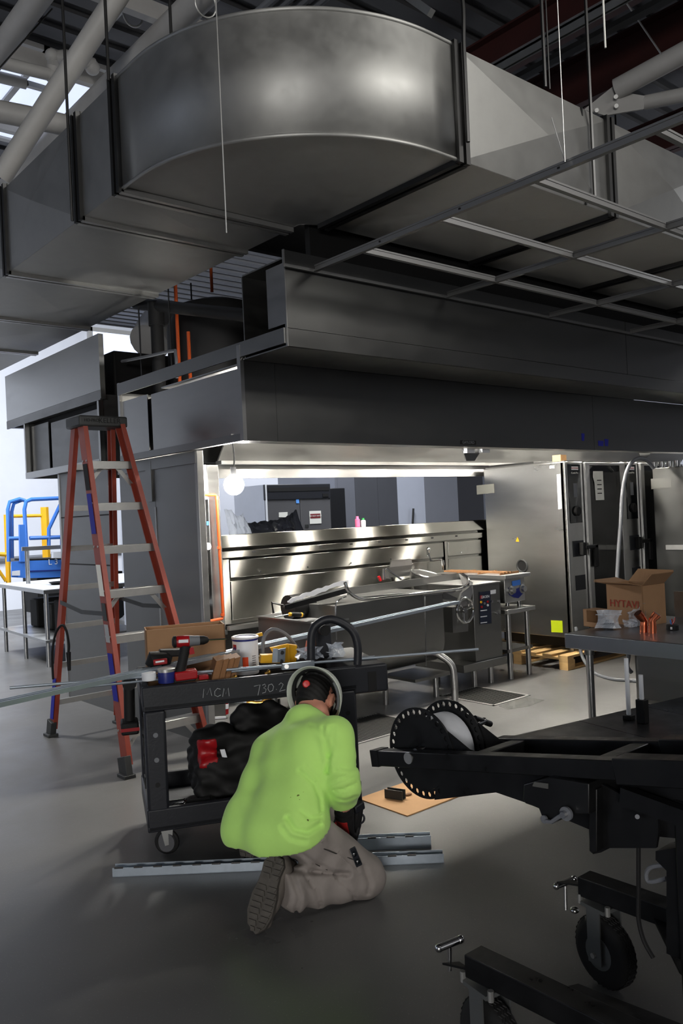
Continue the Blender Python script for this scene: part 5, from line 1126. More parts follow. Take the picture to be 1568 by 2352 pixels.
# open carton with red lettering
c0 = P(1478, 1439, z=TZ); cx_ = thing('cardboard_carton', 'tall open cardboard carton with red lettering on the sink table', 'carton', tuple(c0))
hC = P(1478, 1346, d=(c0-CC).dot(CF)).z-TZ
lf = P(1392, 1440, z=TZ); 
ua = Vector((.12, .99, 0)).normalized(); ub = Vector((.99, -.12, 0)).normalized()
wa, wb2 = .255, .21
k0 = c0; k1 = c0+ua*wa; k2 = k1+ub*wb2; k3 = c0+ub*wb2
for a, e in ((k0, k1), (k1, k2), (k2, k3), (k3, k0)):
    n_ = (e-a).cross(Z).normalized(); part('carton_wall', cx_, MB().prism([a, e, e+Z*hC, a+Z*hC], -n_*.004), M_CARD)
part('carton_base', cx_, MB().prism([k0, k1, k2, k3], Z*.004), M_CARD)
up = Z*hC
for a, e, o, l in ((k0, k1, -ub, .12), (k1, k2, ua, .10), (k2, k3, ub+Z*.5, .12), (k3, k0, -ua+Z*.8, .10)):
    o = (o+Z*.2).normalized(); part('flap', cx_, MB().prism([a+up, e+up, e+up+o*l, a+up+o*l], Z*.004), M_CARD)
t = text('carton_print', 'HYTAVI', cx_, (k0+k1)/2+Z*hC*.52-ub*.0065, -ua, Z, .062, mat('red_print', (.55, .16, .10), .8))
# small open carton on its side
c1 = P(1340, 1438, z=TZ); sc = thing('small_carton', 'small open cardboard carton on its side at the sink table corner', 'carton', tuple(c1))
sa, sb_ = Vector((-.25, -.97, 0)).normalized(), Vector((.97, -.25, 0)).normalized(); s = .115; h = .10
q0 = c1; q1 = c1+sa*s; q2 = q1+sb_*.1; q3 = c1+sb_*.1
part('side', sc, MB().prism([q0, q1, q2, q3], Z*.003), M_CARD); part('side', sc, MB().prism([q0+Z*h, q1+Z*h, q2+Z*h, q3+Z*h], Z*.003), M_CARD); part('side', sc, MB().prism([q0, q3, q3+Z*h, q0+Z*h], sa*.003), M_CARD); part('side', sc, MB().prism([q3, q2, q2+Z*h, q3+Z*h], -sb_*.003), M_CARD)
part('side', sc, MB().prism([q0, q0+sa*.03, q0+sa*.03+Z*h, q0+Z*h], sb_*.003), M_CARD); part('lip', sc, MB().prism([q0+sa*.03, q1, q1+Z*.03, q0+sa*.03+Z*.03], sb_*.003), M_CARD)
# zip bag with a black ring inside
zb = thing('zip_bag', 'clear zip bag holding a round black fitting on the sink table', 'bag', tuple(ont(1397, 1447)))
dz = (ont(1397, 1447)-CC).dot(CF)
rnd = random.Random(4)
def zp(u, v):
    px = 1366+u*62; py = 1443-v*42; w = 1-.28*math.sin(v*math.pi); px = 1397+(px-1397)*w+(3*rnd.random()-1.5)
    q = P(px, py, d=dz); return q+CF*.012*math.sin(u*7+v*5)+CF*(-.02 if .2 < v < .8 and .2 < u < .8 else 0)
part('film', zb, MB().grid(zp, 8, 6), M_FILM, smooth=0, thick=.001); part('zip_strip', zb, MB().tube([P(1367, 1412, d=dz-.01), P(1427, 1412, d=dz-.01)], .0025, 6), M_FILM)
part('ring_fitting', zb, MB().lathe(P(1397, 1436, d=dz+.02), -CF, [(.030, -.012), (.036, 0), (.033, .012), (.022, .014), (.018, .006), (0, .006)], 20), mat('grey_fitting', (.16, .16, .17), .5))
crum = thing('film_wrap', 'crumpled clear film wrap behind the copper elbows on the sink table', 'film', tuple(ont(1432, 1445)))
rnd2 = random.Random(9); d2 = (ont(1440, 1440)-CC).dot(CF)
part('film', crum, MB().grid(lambda u, v: P(1442+u*40+rnd2.uniform(-4, 4), 1436-v*(28+24*u)+rnd2.uniform(-2, 2), d=d2+rnd2.uniform(-.02, .03)), 7, 5), M_FILM, smooth=0, thick=.001)
part('crumpled_film', crum, MB().grid(lambda u, v: P(1432+u*30+rnd2.uniform(-3, 3), 1440-v*17+rnd2.uniform(-1, 2), d=d2-.06+rnd2.uniform(-.02, .02)), 6, 4), M_FILM, smooth=0, thick=.001)
def elbow(px, py0, py1, ex, ey, lab):
    b0 = ont(px, py0); dd_ = (b0-CC).dot(CF); m_ = P(px, py1, d=dd_); e_ = P(ex, ey, d=dd_-.01)
    t = thing('copper_elbow', lab, 'elbow fitting', tuple(b0)); r = .021
    part('elbow_body', t, MB().tube(bez([b0+Z*.0, b0+(m_-b0)*.6, m_, m_+(e_-m_)*.55], 6), r, 18), M_COPPER); dv = (e_-m_).normalized()
    part('socket', t, MB().tube([m_+(e_-m_)*.5, e_], r*1.16, 18), M_COPPER); part('socket', t, MB().tube([b0, b0+(m_-b0)*.55], r*1.08, 18), M_COPPER)
    part('socket_hollow', t, MB().cyl(e_-dv*.001, e_+dv*.0008, r*.95, n=18), mat('copper_dark', (.25, .13, .09), .5, .8))
elbow(1478, 1452, 1425, 1464, 1408, 'copper elbow leaning left, nearer the clear film wrap'); elbow(1498, 1454, 1424, 1509, 1410, 'copper elbow leaning right, nearest the table edge')
bw = thing('wire_spool', 'black puck with red and blue wire ends on the sink table', 'spool', tuple(ont(1544, 1447))); q = ont(1544, 1447)
part('puck', bw, MB().lathe(q, Z, [(.033, 0), (.034, .004), (.034, .028), (.031, .031)], 22), M_INK); part('wire', bw, MB().tube(bez([q+Z*.03, q+Vector((.006, 0, .045)), q+Vector((-.002, 0, .062))], 5), .003, 6), M_REDP); part('wire', bw, MB().tube(bez([q+Z*.03, q+Vector((.002, -.012, .05)), q+Vector((.01, -.012, .07))], 5), .0028, 6), M_REDP); part('wire', bw, MB().tube(bez([q+Z*.03, q+Vector((.004, .012, .04)), q+Vector((.0, .01, .056))], 5), .003, 6), M_BLUE)
part('white_label', bw, MB().prism([q+Vector((-.032, -.016, .008)), q+Vector((-.032, -.006, .008)), q+Vector((-.032, -.006, .022)), q+Vector((-.032, -.016, .022))], X*-.003), M_PLW)
single('grey_hose', 'grey hose curling onto the floor below the first oven', 'hose', MB().tube(bez([P(1322, 1440, y=4.78), P(1328, 1475, y=4.74), P(1340, 1515, y=4.68), P(1365, 1545, z=.02), P(1405, 1559, z=.016), P(1456, 1563, z=.016)], 10), .016, 8).cyl(P(1454, 1563, z=.018), P(1470, 1565, z=.018), .02, n=10), M_GREYP)
single('grey_hose', 'grey hose hanging behind the sink bowl from the table', 'hose', MB().tube(bez([Vector((P(1430, 1476, d=4.9).x, P(1430, 1476, d=4.9).y, .874)), P(1436, 1490, d=4.9), P(1443, 1505, d=4.9), P(1440, 1530, d=4.9), P(1450, 1545, d=4.9)], 8), .013, 8), M_GREYP)
# ------------------------------------------------------------------ tilting braising pan
KY = 4.95
pan = thing('braising_pan', 'large stainless tilting braising pan with a round handwheel under the hood', 'braising pan', (4.8, 5.3, 0))
def kp(px, py, y=KY): return P(px, py, y=y)
xa, xb = kp(771, 1450).x, kp(1020, 1450).x
zt0, zb0 = kp(900, 1374).z, .30
prof = [(KY, zt0), (KY, .48), (KY+.015, .42), (KY+.05, .36), (KY+.11, .315), (KY+.2, .29), (KY+.45, .29), (KY+.56, .40), (KY+.59, .6), (KY+.59, zt0)]
xm = kp(977, 1500).x
part('pan_body', pan, MB().prism([(xa, y, z) for y, z in prof], X*(xm-xa)), M_STEELD, smooth=40)
part('pan_end', pan, MB().prism([(xm+.004, y+.004, z) for y, z in prof], X*(xb-xm)), M_STEELD, smooth=40)
part('front_bead', pan, MB().tube(bez([kp(772, 1470), kp(771, 1395), kp(778, 1378), kp(795, 1371)], 6), .006, 6), M_CHROME)
part('seam_bead', pan, MB().tube([kp(977, 1370), kp(978, 1530)], .004, 6), M_CHROME)
yb = KY+.57
rimf = [kp(792, 1338, KY), kp(800, 1358, KY), kp(818, 1372, KY), kp(842, 1377, KY)]+[kp(842+(1045-842)*i/4, 1377+(1354-1377)*i/4, KY) for i in range(1, 5)]+[kp(1064, 1349, KY), kp(1075, 1340, KY), kp(1074, 1328, KY+.05), kp(1062, 1319, KY+.2)]
part('pour_rim', pan, MB().tube(bez(rimf, 4), .014, 10), M_CHROME)
part('back_wall', pan, MB().prism([P(800, 1350, y=yb), P(1056, 1316, y=yb), P(1056, 1332, y=yb), P(800, 1368, y=yb)], Y*.02), M_STEELD)
part('pan_floor', pan, MB().box(xa+.1, xb+.1, KY+.03, yb, .86, .88), M_BLACKM)
part('pour_lip', pan, MB().prism([kp(815, 1372), kp(1060, 1350), kp(1040, 1362), kp(845, 1380)], Y*.012), M_STEEL)
part('end_plate', pan, MB().prism([P(1058, 1316, y=5.3), P(1086, 1338, y=5.0), P(1076, 1396, y=5.0), P(1045, 1400, y=5.0), P(1070, 1350, y=5.0)], Y*.03), M_STEEL); part('end_plate', pan, MB().prism([kp(1060, 1362), kp(1082, 1345), kp(1085, 1362), kp(1078, 1388), kp(1050, 1398)], Y*.02), M_STEEL)
part('lip_bracket', pan, MB().prism([kp(1016, 1358), kp(1050, 1374), kp(1050, 1382), kp(1018, 1375)], Y*.02), M_STEELD)
# left pedestal with drive drum
cxl = kp(731, 1434); pl_x = cxl.x; ztp = cxl.z
yk = P(592, 1420, x=pl_x).y
part('left_pedestal', pan, MB().box(pl_x, pl_x+.28, KY+.0, yk, .25, ztp), M_STEELD, bev=.004); part('pedestal_top', pan, MB().box(pl_x-.01, pl_x+.3, KY-.01, yk+.01, ztp, ztp+.012), M_STEEL)
part('drive_drum', pan, MB().cyl((pl_x+.03, KY+.42, ztp+.10), (pl_x+.25, KY+.42, ztp+.10), .10, n=20), M_BLACK)
part('pedestal_leg', pan, MB().cyl((pl_x+.06, KY+.08, 0), (pl_x+.06, KY+.08, .26), .024), M_STEEL); part('pedestal_leg', pan, MB().cyl((pl_x+.06, yk-.1, 0), (pl_x+.06, yk-.1, .26), .024), M_STEEL)
for px, py, r in ((905, 1622, .026), (848, 1590, .022)):
    q = P(px, py, z=0); part('leg', pan, MB().cyl((q.x, q.y+.1, 0), (q.x, q.y+.1, .31), r, n=16), M_STEEL)
q = P(1045, 1612, z=0); part('bent_leg', pan, MB().tube(bez([(q.x, q.y, 0), (q.x, q.y, .2), (q.x-.01, q.y+.02, .32), (q.x-.08, q.y+.1, .40), (q.x-.12, q.y+.2, .40)], 6), .03, 14), M_STEEL)
q = P(1002, 1600, z=0); part('shelf_leg', pan, MB().cyl((q.x, q.y, 0), (q.x, q.y, .2), .025), M_STEEL); part('low_shelf', pan, MB().box(q.x-.35, q.x+.1, q.y-.1, q.y+.3, .19, .215), M_STEELD)
# right console with control panel and wheel
c0, c1 = kp(1085, 1346, 5.0), kp(1147, 1346, 5.0); zc_ = c0.z; zb_ = kp(1095, 1520, 5.0).z
con = part('control_console', pan, MB().box(c0.x, c1.x, 5.0, 5.56, zb_, zc_), M_STEELD, bev=.004); part('console_top', pan, MB().box(c0.x-.06, c1.x+.01, 4.995, 5.57, zc_, zc_+.01), M_STEEL)
part('console_base', pan, MB().box(c0.x-.2, c1.x+.02, 4.97, 5.58, zb_-.07, zb_), M_STEELD, bev=.004)
for px in (1092, 1130):
    x = kp(px, 1540, 5.02).x
    for y in (5.04, 5.5): part('console_leg', pan, MB().cyl((x, y, 0), (x, y, zb_-.06), .025, n=14), M_STEEL)
def cq(px, py): return P(px, py, y=4.997)
cpn = part('control_panel', con, MB().prism([cq(1100, 1360), cq(1125, 1357), cq(1128, 1432), cq(1102, 1434)], Y*-.004), mat('navy_panel', (.10, .13, .20), .35))
text('panel_lettering', 'GROEN', con, P(1114, 1371, y=4.9915), X, Z, .034, M_PLW)
part('red_emblem', con, MB().prism([P(x, y, y=4.9925) for x, y in ((1102, 1368), (1107, 1367), (1107, 1375), (1102, 1376))], Y*-.001), M_REDP)
for (x, y, m) in ((1104, 1383, M_YEL), (1105, 1394, M_REDP), (1119, 1382, M_REDP), (1112, 1386, M_GREYP), (1119, 1390, M_PLW)):
    q = P(x, y, y=4.9925); part('indicator', con, MB().cyl(q, q-Y*.008, .011, n=10), m)
for k in range(3): part('legend_line', con, MB().prism([P(x, y+k*14, y=4.9925) for x, y in ((1103, 1402), (1118, 1400), (1118, 1402), (1103, 1404))], Y*-.001), M_PLW)
part('white_tag', con, MB().prism([cq(1125, 1356), cq(1138, 1354), cq(1138, 1363), cq(1125, 1365)], Y*-.002), M_PLW)
br = part('side_box', con, MB().box(c1.x, c1.x+.012, 5.02, 5.2, zc_-.35, zc_-.12), M_STEELD, bev=.01)
for x, y in ((1127, 1381), (1143, 1381), (1138, 1408), (1144, 1407)): q = cq(x, y); part('panel_catch', con, MB().cyl(q, q-Y*.02, .013, n=10), M_CHROME)
wbx = part('wheel_box', pan, MB().prism([P(x, y, y=4.98) for x, y in ((1038, 1395), (1075, 1390), (1075, 1450), (1040, 1454))], Y*.2), M_STEELD); wc = P(1068, 1402, y=4.93)
hw = part('handwheel', pan, MB().torus(wc, (0, 1, 0), .108, .013, 36, 10), M_CHROME)
for a in (15, 135, 255): part('spoke', hw, MB().tube([wc+Y*.02, wc+X*math.cos(R(a))*.105+Z*math.sin(R(a))*.105], .010, 8), M_CHROME)
part('hub', hw, MB().cyl(wc-Y*.005, wc+Y*.08, .022, n=14), M_CHROME)
# loose lid and film on the left of the pan, screwdriver
ld = thing('metal_sheet', 'dark sloping sheet propped from the pan pedestal up to the pan rim', 'sheet', tuple(P(720, 1380, y=5.3)))
part('sheet', ld, MB().prism([P(648, 1391, y=5.15), P(793, 1346, y=5.15), P(800, 1358, y=5.05), P(660, 1397, y=5.05)], Z*-.012), M_BLACK); part('edge', ld, MB().bar(P(655, 1395, y=5.06), P(797, 1355, y=5.06), .02, .035), M_BLACK); part('end_handle', ld, MB().tube([P(650, 1390, y=5.12), P(624, 1384, y=5.12), P(628, 1408, y=5.12)], .009, 6), M_BLACK)
rnd3 = random.Random(2)
part('film_strip', ld, MB().grid(lambda u, v: P(660+u*140, 1387-u*46-v*(7+5*math.sin(u*3.1)), y=5.18)+Vector((0, 0, rnd3.uniform(-.006, .012))), 16, 2), M_PLW, smooth=0, thick=.002)
sd2 = thing('screwdriver', 'black and yellow handled screwdriver lying on the pan pedestal', 'screwdriver', tuple(P(680, 1413, y=5.2)))
part('handle', sd2, MB().tube([P(667, 1411, y=5.2), P(672, 1411, y=5.2), P(692, 1412, y=5.2), P(697, 1412, y=5.2)], [.012, .017, .017, .013], 12), M_INK); part('collar', sd2, MB().cyl(P(664, 1411, y=5.2), P(668, 1411, y=5.2), .015), M_YEL); part('collar', sd2, MB().cyl(P(690, 1412, y=5.2), P(693, 1412, y=5.2), .018), M_YEL); part('blade', sd2, MB().cyl(P(664, 1411, y=5.2), P(630, 1418, y=5.2), .005), M_CHROME)
# faucet, bracket, round kettle and wall tap behind the pan
kt = thing('round_kettle', 'round steam kettle with a pale rolled rim behind the braising pan', 'kettle', tuple(P(985, 1330, y=5.75)))
kc = P(984, 1320, y=5.745); part('rolled_rim', kt, MB().torus(kc, (.12, -.25, 1), .172, .011, 36, 10), M_STEEL); part('bowl', kt, MB().lathe(kc, (-.12, .25, -1), [(.165, 0), (.16, .08), (.11, .17), (.03, .22)], 28), M_STEELD)
part('kettle_post', kt, MB().cyl((kc.x, kc.y, 0), (kc.x, kc.y, kc.z-.2), .05), M_STEELD)
fc = thing('faucet', 'chrome faucet with a slanting spout behind the braising pan', 'faucet', tuple(P(882, 1330, y=5.75)))
part('column', fc, MB().cyl(P(882, 1332, y=5.75), P(881, 1306, y=5.75), .016), M_CHROME); part('spout', fc, MB().tube([P(882, 1309, y=5.75), P(886, 1306, y=5.74), P(921, 1331, y=5.70)], .009, 8), M_CHROME); part('lever', fc, MB().bar(P(869, 1324, y=5.75), P(874, 1334, y=5.75), .02, .02), M_REDP); part('side_valve', fc, MB().cyl(P(900, 1334, y=5.72), P(899, 1325, y=5.72), .014), M_CHROME)
fs_ = thing('splash_bracket', 'pale stainless bracket plate on the backsplash above the faucet', 'bracket', tuple(P(920, 1310, y=5.85)))
part('plate', fs_, MB().prism([P(x, y, y=5.85) for x, y in ((899, 1288), (944, 1283), (947, 1297), (895, 1303))], Y*.012), M_STEEL); part('arm', fs_, MB().prism([P(x, y, y=5.85) for x, y in ((895, 1303), (947, 1297), (940, 1322), (893, 1328))], Y*.05), M_STEELD)
wtp = thing('wall_tap', 'chrome wall tap with double joint on the backsplash', 'tap', tuple(P(985, 1290, y=5.9)))
part('outlet', wtp, MB().cyl(P(983, 1273, y=5.93), P(983, 1260, y=5.9), .018), M_CHROME); part('pipe', wtp, MB().tube([P(983, 1270, y=5.9), P(988, 1288, y=5.88), P(1014, 1286, y=5.86), P(1017, 1310, y=5.86)], .010, 8), M_CHROME); part('knob', wtp, MB().ball(P(983, 1262, y=5.9), .024, 10, 7), M_CHROME); part('joint', wtp, MB().cyl(P(1016, 1287, y=5.86), P(1017, 1298, y=5.86), .016), M_CHROME)
# ------------------------------------------------------------------ stock pot range on its stand
SX, SY = P(1160, 1380, y=4.98).x, 4.98
rg = thing('stock_pot_range', 'stock pot range with blue film on its knobs, standing on a steel stand', 'range', (SX+.2, 5.4, 0))
zr0, zr1 = P(1160, 1386, y=SY).z, P(1160, 1330, y=SY).z; xr1 = P(1206, 1380, y=SY).x
part('body', rg, MB().box(SX, xr1, SY, 5.85, zr0, zr1), M_STEEL, bev=.004); part('top_plate', rg, MB().box(SX-.02, xr1+.06, SY-.03, 5.87, zr1, zr1+.035), M_STEEL, bev=.003)
for k in range(3): part('grate', rg, MB().box(SX+.02, xr1, SY+.06+.27*k, SY+.07+.27*k, zr1+.035, zr1+.055).box(SX+.06+.05*k, SX+.075+.05*k, SY+.05, 5.8, zr1+.045, zr1+.06), M_WOODD)
def rq(px, py, y=SY-.002): return P(px, py, y=y)
part('blue_film', rg, MB().prism([rq(1175, 1335), rq(1194, 1331), rq(1195, 1343), rq(1176, 1347)], Y*-.002), M_BLUE); part('blue_film', rg, MB().prism([rq(1167, 1350), rq(1185, 1352), rq(1203, 1345), rq(1205, 1358), rq(1190, 1374), rq(1180, 1372), rq(1169, 1366)], Y*-.002), M_PLB)
for px, py in ((1174, 1356), (1199, 1352)): q = rq(px, py); part('knob', rg, MB().lathe(q, -Y, [(.045, 0), (.045, .004), (.03, .008), (.028, .035), (0, .036)], 20), M_STEEL)
for px in (1165, 1192): q = rq(px, 1392, SY+.08); part('range_foot', rg, MB().cyl((q.x, SY+.08, q.z), (q.x, SY+.08, zr0), .02), M_CHROME)
zs = P(1165, 1400, y=SY).z; part('stand_top', rg, MB().box(SX-.02, xr1+.1, SY-.04, 5.9, zs-.04, zs), M_STEEL, bev=.003)
for px, py in ((1178, 1560), (1213, 1548)):
    q = P(px, py, z=0); part('stand_leg', rg, MB().cyl((q.x, 5.0, 0), (q.x, 5.0, zs-.03), .026, n=14), M_STEEL); part('stand_leg', rg, MB().cyl((q.x, 5.8, 0), (q.x, 5.8, zs-.03), .026, n=14), M_STEEL)
part('stand_shelf', rg, MB().box(SX, xr1+.08, SY, 5.85, .25, .28), M_STEELD)
# ------------------------------------------------------------------ combi ovens on a pallet
def oven(x0, lab, paper):
    t = thing('combi_oven', lab, 'oven', (x0+.5, 5.45, .14)); x1 = x0+1.03; y0, y1, z0, z1 = 4.875, 5.92, .28, 2.05
    part('side_panel', t, MB().box(x0, x0+.02, y0+.02, y1, z0, z1), M_STEELB, bev=.006); part('cabinet', t, MB().box(x0+.02, x1, y0+.04, y1, z0, z1-.005), M_STEELD)
    part('top_cover', t, MB().box(x0+.01, x1, y0+.01, y1-.02, z1-.004, z1+.01), M_STEELD)
    part('front_post', t, MB().box(x0, x0+.30, y0, y0+.06, z0, z1), M_STEEL, bev=.008)
    cpz = z1-.62
    cp = part('control_panel', t, MB().box(x0+.045, x0+.255, y0-.006, y0, cpz, z1-.025), M_DGLASS, bev=.003)
    l = part('maker_label', cp, MB().box(x0+.10, x0+.215, y0-.008, y0-.006, z1-.085, z1-.05), M_PLW); text('label_lettering', 'RATIONAL', t, (x0+.157, y0-.0085, z1-.0675), X, Z, .024, M_REDP)
    text('panel_caption', 'iCombi Pro', t, (x0+.15, y0-.0075, z1-.115), X, Z, .026, M_PAPER)
    part('display', cp, MB().box(x0+.12, x0+.18, y0-.008, y0-.006, z1-.36, z1-.22), M_GREYP)
    part('dial', cp, MB().lathe((x0+.155, y0-.006, z1-.50), -Y, [(.05, 0), (.05, .02), (.04, .03), (0, .03)], 20), M_INK)
    lz = z1-.88; lb = part('latch_plate', t, MB().box(x0+.07, x0+.255, y0-.006, y0, lz-.08, lz+.08), M_BLACKP); part('latch_handle', lb, MB().box(x0+.16, x0+.22, y0-.06, y0-.006, lz-.07, lz+.06).box(x0+.2, x0+.42, y0-.07, y0-.045, lz-.01, lz+.03).box(x0+.36, x0+.42, y0-.07, y0-.045, lz-.2, lz+.03), M_INK, bev=.008)
    part('socket_plate', t, MB().box(x0+.09, x0+.26, y0-.004, y0, lz-.42, lz-.27), M_BLACKP)
    d = part('door', t, MB().box(x0+.305, x0+.375, y0-.035, y0+.02, z0+.05, z1-.01).box(x1-.08, x1, y0-.035, y0+.02, z0+.05, z1-.01).box(x0+.375, x1-.08, y0-.035, y0+.02, z0+.05, z0+.22).box(x0+.375, x1-.08, y0-.035, y0+.02, z1-.04, z1-.01), M_STEEL, bev=.003)
    part('door_glass', d, MB().box(x0+.375, x1-.08, y0-.028, y0-.02, z0+.22, z1-.04), M_GLASS)
    part('cavity', t, MB().box(x0+.38, x1-.1, y0+.02, y0+.038, z0+.2, z1-.05), M_BLACKM)
    for xx in (x0+.66, x0+.80): part('rack_bar', t, MB().box(xx, xx+.012, y0-.005, y0+.015, z0+.25, z1-.75), M_CHROME)
    part('shelf_line', t, MB().box(x0+.385, x1-.1, y0-.006, y0+.012, z1-.72, z1-.70), M_INK)
    if paper:
        part('paper_notice', d, MB().prism([(x0+.44, y0-.032, z1-.10), (x0+.62, y0-.032, z1-.10), (x0+.625, y0-.03, z1-.40), (x0+.47, y0-.03, z1-.40), (x0+.455, y0-.034, z1-.22), (x0+.43, y0-.034, z1-.16)], Y*-.002), M_PAPER)
        for k in range(4): part('notice_line', d, MB().box(x0+.50, x0+.58, y0-.0375, y0-.036, z1-.2-.045*k, z1-.19-.045*k), M_INK)
    for xx in (x0+.06, x1-.06):
        for yy in (y0+.06, y1-.06): part('foot', t, MB().cyl((xx, yy, .14), (xx, yy, z0), .025, .03, 12), M_STEELD)
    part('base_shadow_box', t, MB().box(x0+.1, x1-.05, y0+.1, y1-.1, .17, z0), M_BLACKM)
    return t
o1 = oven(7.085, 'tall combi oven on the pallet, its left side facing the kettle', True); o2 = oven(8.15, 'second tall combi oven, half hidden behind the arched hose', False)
def sp_(px, py): return P(px, py, x=7.082)
part('rating_plate', o1, MB().prism([sp_(1094, 1115), sp_(1134, 1111), sp_(1135, 1132), sp_(1095, 1136)], X*-.001), mat('faint_label', (.42, .42, .40), .5, .4))
part('white_strip', o1, MB().prism([sp_(1278, 1090), sp_(1287, 1089), sp_(1290, 1168), sp_(1282, 1170)], X*-.001), M_PLW); part('white_tag', o1, MB().prism([sp_(1262, 1070), sp_(1273, 1069), sp_(1273, 1075), sp_(1262, 1076)], X*-.001), M_PLW)
part('warning_triangle', o1, MB().prism([sp_(1188, 1233), sp_(1192, 1244), sp_(1184, 1244)], X*-.001), M_YEL); part('yellow_notice', o1, MB().prism([sp_(1265, 1425), sp_(1291, 1426), sp_(1292, 1453), sp_(1266, 1452)], X*-.001), mat('fluo_yellow', (.86, .95, .12), .6))
q = sp_(1199, 1300); part('vent_ring', o1, MB().torus(q, X, .062, .012, 26, 8), M_ALUD); part('vent_face', o1, MB().cyl(q, q-X*.004, .058, n=24), M_BLACKM)
pal = thing('wooden_pallet', 'pale pine pallet under the combi ovens', 'pallet', (7.8, 5.4, 0))
PXa, PXb, PYa, PYb = 6.87, 9.1, 4.80, 6.02
for k in range(7): y = PYa+k*(PYb-PYa-.1)/6; part('plank', pal, MB().box(PXa, PXb, y, y+.11, .118, .14), M_WOOD)
for x in (PXa, 7.95, PXb-.1): part('plank', pal, MB().box(x, x+.1, PYa, PYb, .098, .118), M_WOOD)
for y in (PYa, (PYa+PYb)/2-.05, PYb-.1): part('plank', pal, MB().box(PXa, PXb, y, y+.1, 0, .02), M_WOOD)
for x in (PXa, 7.95, PXb-.12):
    for y in (PYa, (PYa+PYb)/2-.05, PYb-.1): part('block', pal, MB().box(x, x+.12, y, y+.1, .02, .098), M_WOOD)
# cabinet at the far right, arched hose, things on the ovens
cabx = 8.5
cb = thing('steel_cabinet', 'tall stainless cabinet at the right edge, beside the second oven', 'cabinet', (9.2, 4.0, 0)); zcab = P(1500, 1076, x=cabx).z
part('side_panel', cb, MB().box(cabx, cabx+.02, 3.0, 4.73, .15, zcab), M_HOOD, bev=.004); part('cabinet_body', cb, MB().box(cabx+.02, cabx+1.0, 3.0, 4.73, .15, zcab-.01), M_STEELD); 
part('rating_plate', cb, MB().prism([P(x, y, x=cabx-.002) for x, y in ((1494, 1100), (1541, 1096), (1542, 1119), (1495, 1124))], X*.001), mat('dim_label', (.33, .33, .32), .5)); part('door_handle', cb, MB().bar(P(1530, 1257, x=cabx-.02), P(1600, 1257, x=cabx-.02), .03, .05), M_ALU)
for y in (3.06, 4.67): part('foot', cb, MB().cyl((cabx+.08, y, 0), (cabx+.08, y, .15), .025), M_STEELD); part('foot', cb, MB().cyl((cabx+.9, y, 0), (cabx+.9, y, .15), .025), M_STEELD)
for k, px in enumerate((1502, 1520, 1538, 1555)):
    q = P(px, 1073, x=cabx+.1); single('steel_cup', 'small chrome cup on top of the steel cabinet, %s from the ovens' % ('first', 'second', 'third', 'fourth')[k], 'cup', MB().lathe((q.x, q.y, zcab), Z, [(.03, 0), (.036, .07), (.033, .07), (.028, .004)], 14), M_CHROME)
hy = 4.6
single('arched_hose', 'grey flexible hose arching down in front of the second oven', 'hose', MB().tube(bez([P(1500, 1075, y=hy), P(1485, 1058, y=hy), P(1462, 1054, y=hy), P(1442, 1075, y=hy), P(1430, 1125, y=hy), P(1425, 1200, y=hy), P(1420, 1270, y=hy), P(1416, 1345, y=hy), P(1412, 1430, y=hy), P(1410, 1470, y=hy)], 8), .02, 12), M_GREYP)
single('small_carton', 'small pale carton standing on top of the first oven', 'carton', MB().box(7.2, 7.30, 5.0, 5.1, 2.061, 2.13), M_CARDL); single('flat_tray', 'dark flat tray lying on top of the first oven', 'tray', MB().box(7.15, 7.6, 5.3, 5.9, 2.061, 2.085), M_BLACKM, bev=.004)
# ------------------------------------------------------------------ floor drains
for (x0, x1, y0, y1, lab) in ((3.80, 4.52, 4.44, 5.0, 'floor grating nearest the worker, set in the concrete'), (5.29, 5.78, 4.43, 5.03, 'floor grating under the pan console, beside a wet patch')):
    t = thing('floor_drain', lab, 'floor drain', ((x0+x1)/2, (y0+y1)/2, 0))
    part('frame', t, MB().box(x0, x1, y0, y0+.02, .0, .006).box(x0, x1, y1-.02, y1, .0, .006).box(x0, x0+.02, y0, y1, .0, .006).box(x1-.02, x1, y0, y1, .0, .006), M_STEEL)
    part('pit_shade', t, MB().box(x0+.02, x1-.02, y0+.02, y1-.02, .0005, .0015), M_INK); n = int((x1-x0)/.028)  # flat black plate stands in for the shade of a recessed pit
    for i in range(n): xx = x0+.03+i*.028; part('grate_bar', t, MB().box(xx, xx+.009, y0+.02, y1-.02, .0015, .005), M_ALUD)
single('wet_patch', 'wet shiny patch on the floor beside the second grating', 'puddle', MB().prism([P(x, y, z=.0008) for x, y in ((1145, 1622), (1200, 1600), (1250, 1608), (1215, 1622), (1165, 1630))], Z*.001), mat('water_film', (.5, .5, .49), .04, spec=.9, alpha=.5))
# floor clutter under and behind the cart
st = thing('step_stool', 'small grey folding stool with white edges behind the cart', 'stool', tuple(P(500, 1652, z=0)))
q = P(500, 1652, z=0); dq_ = (q-CC).dot(CF)
part('panel', st, MB().prism([P(x, y, d=dq_) for x, y in ((482, 1600), (517, 1595), (518, 1648), (480, 1651))], CF*.03), M_STEELD); part('edge', st, MB().prism([P(x, y, d=dq_-.01) for x, y in ((474, 1600), (481, 1600), (480, 1666), (472, 1668))], CF*.05), M_PLW); part('edge', st, MB().prism([P(x, y, d=dq_-.01) for x, y in ((480, 1648), (519, 1645), (519, 1650), (480, 1653))], CF*.03), M_PLW)
part('tape_band', st, MB().prism([P(x, y, d=dq_-.005) for x, y in ((518, 1605), (524, 1604), (524, 1640), (518, 1642))], CF*.03), M_REDP); part('tape_band', st, MB().prism([P(x, y, d=dq_-.008) for x, y in ((518, 1618), (524, 1617), (524, 1628), (518, 1629))], CF*.03), M_PLW)
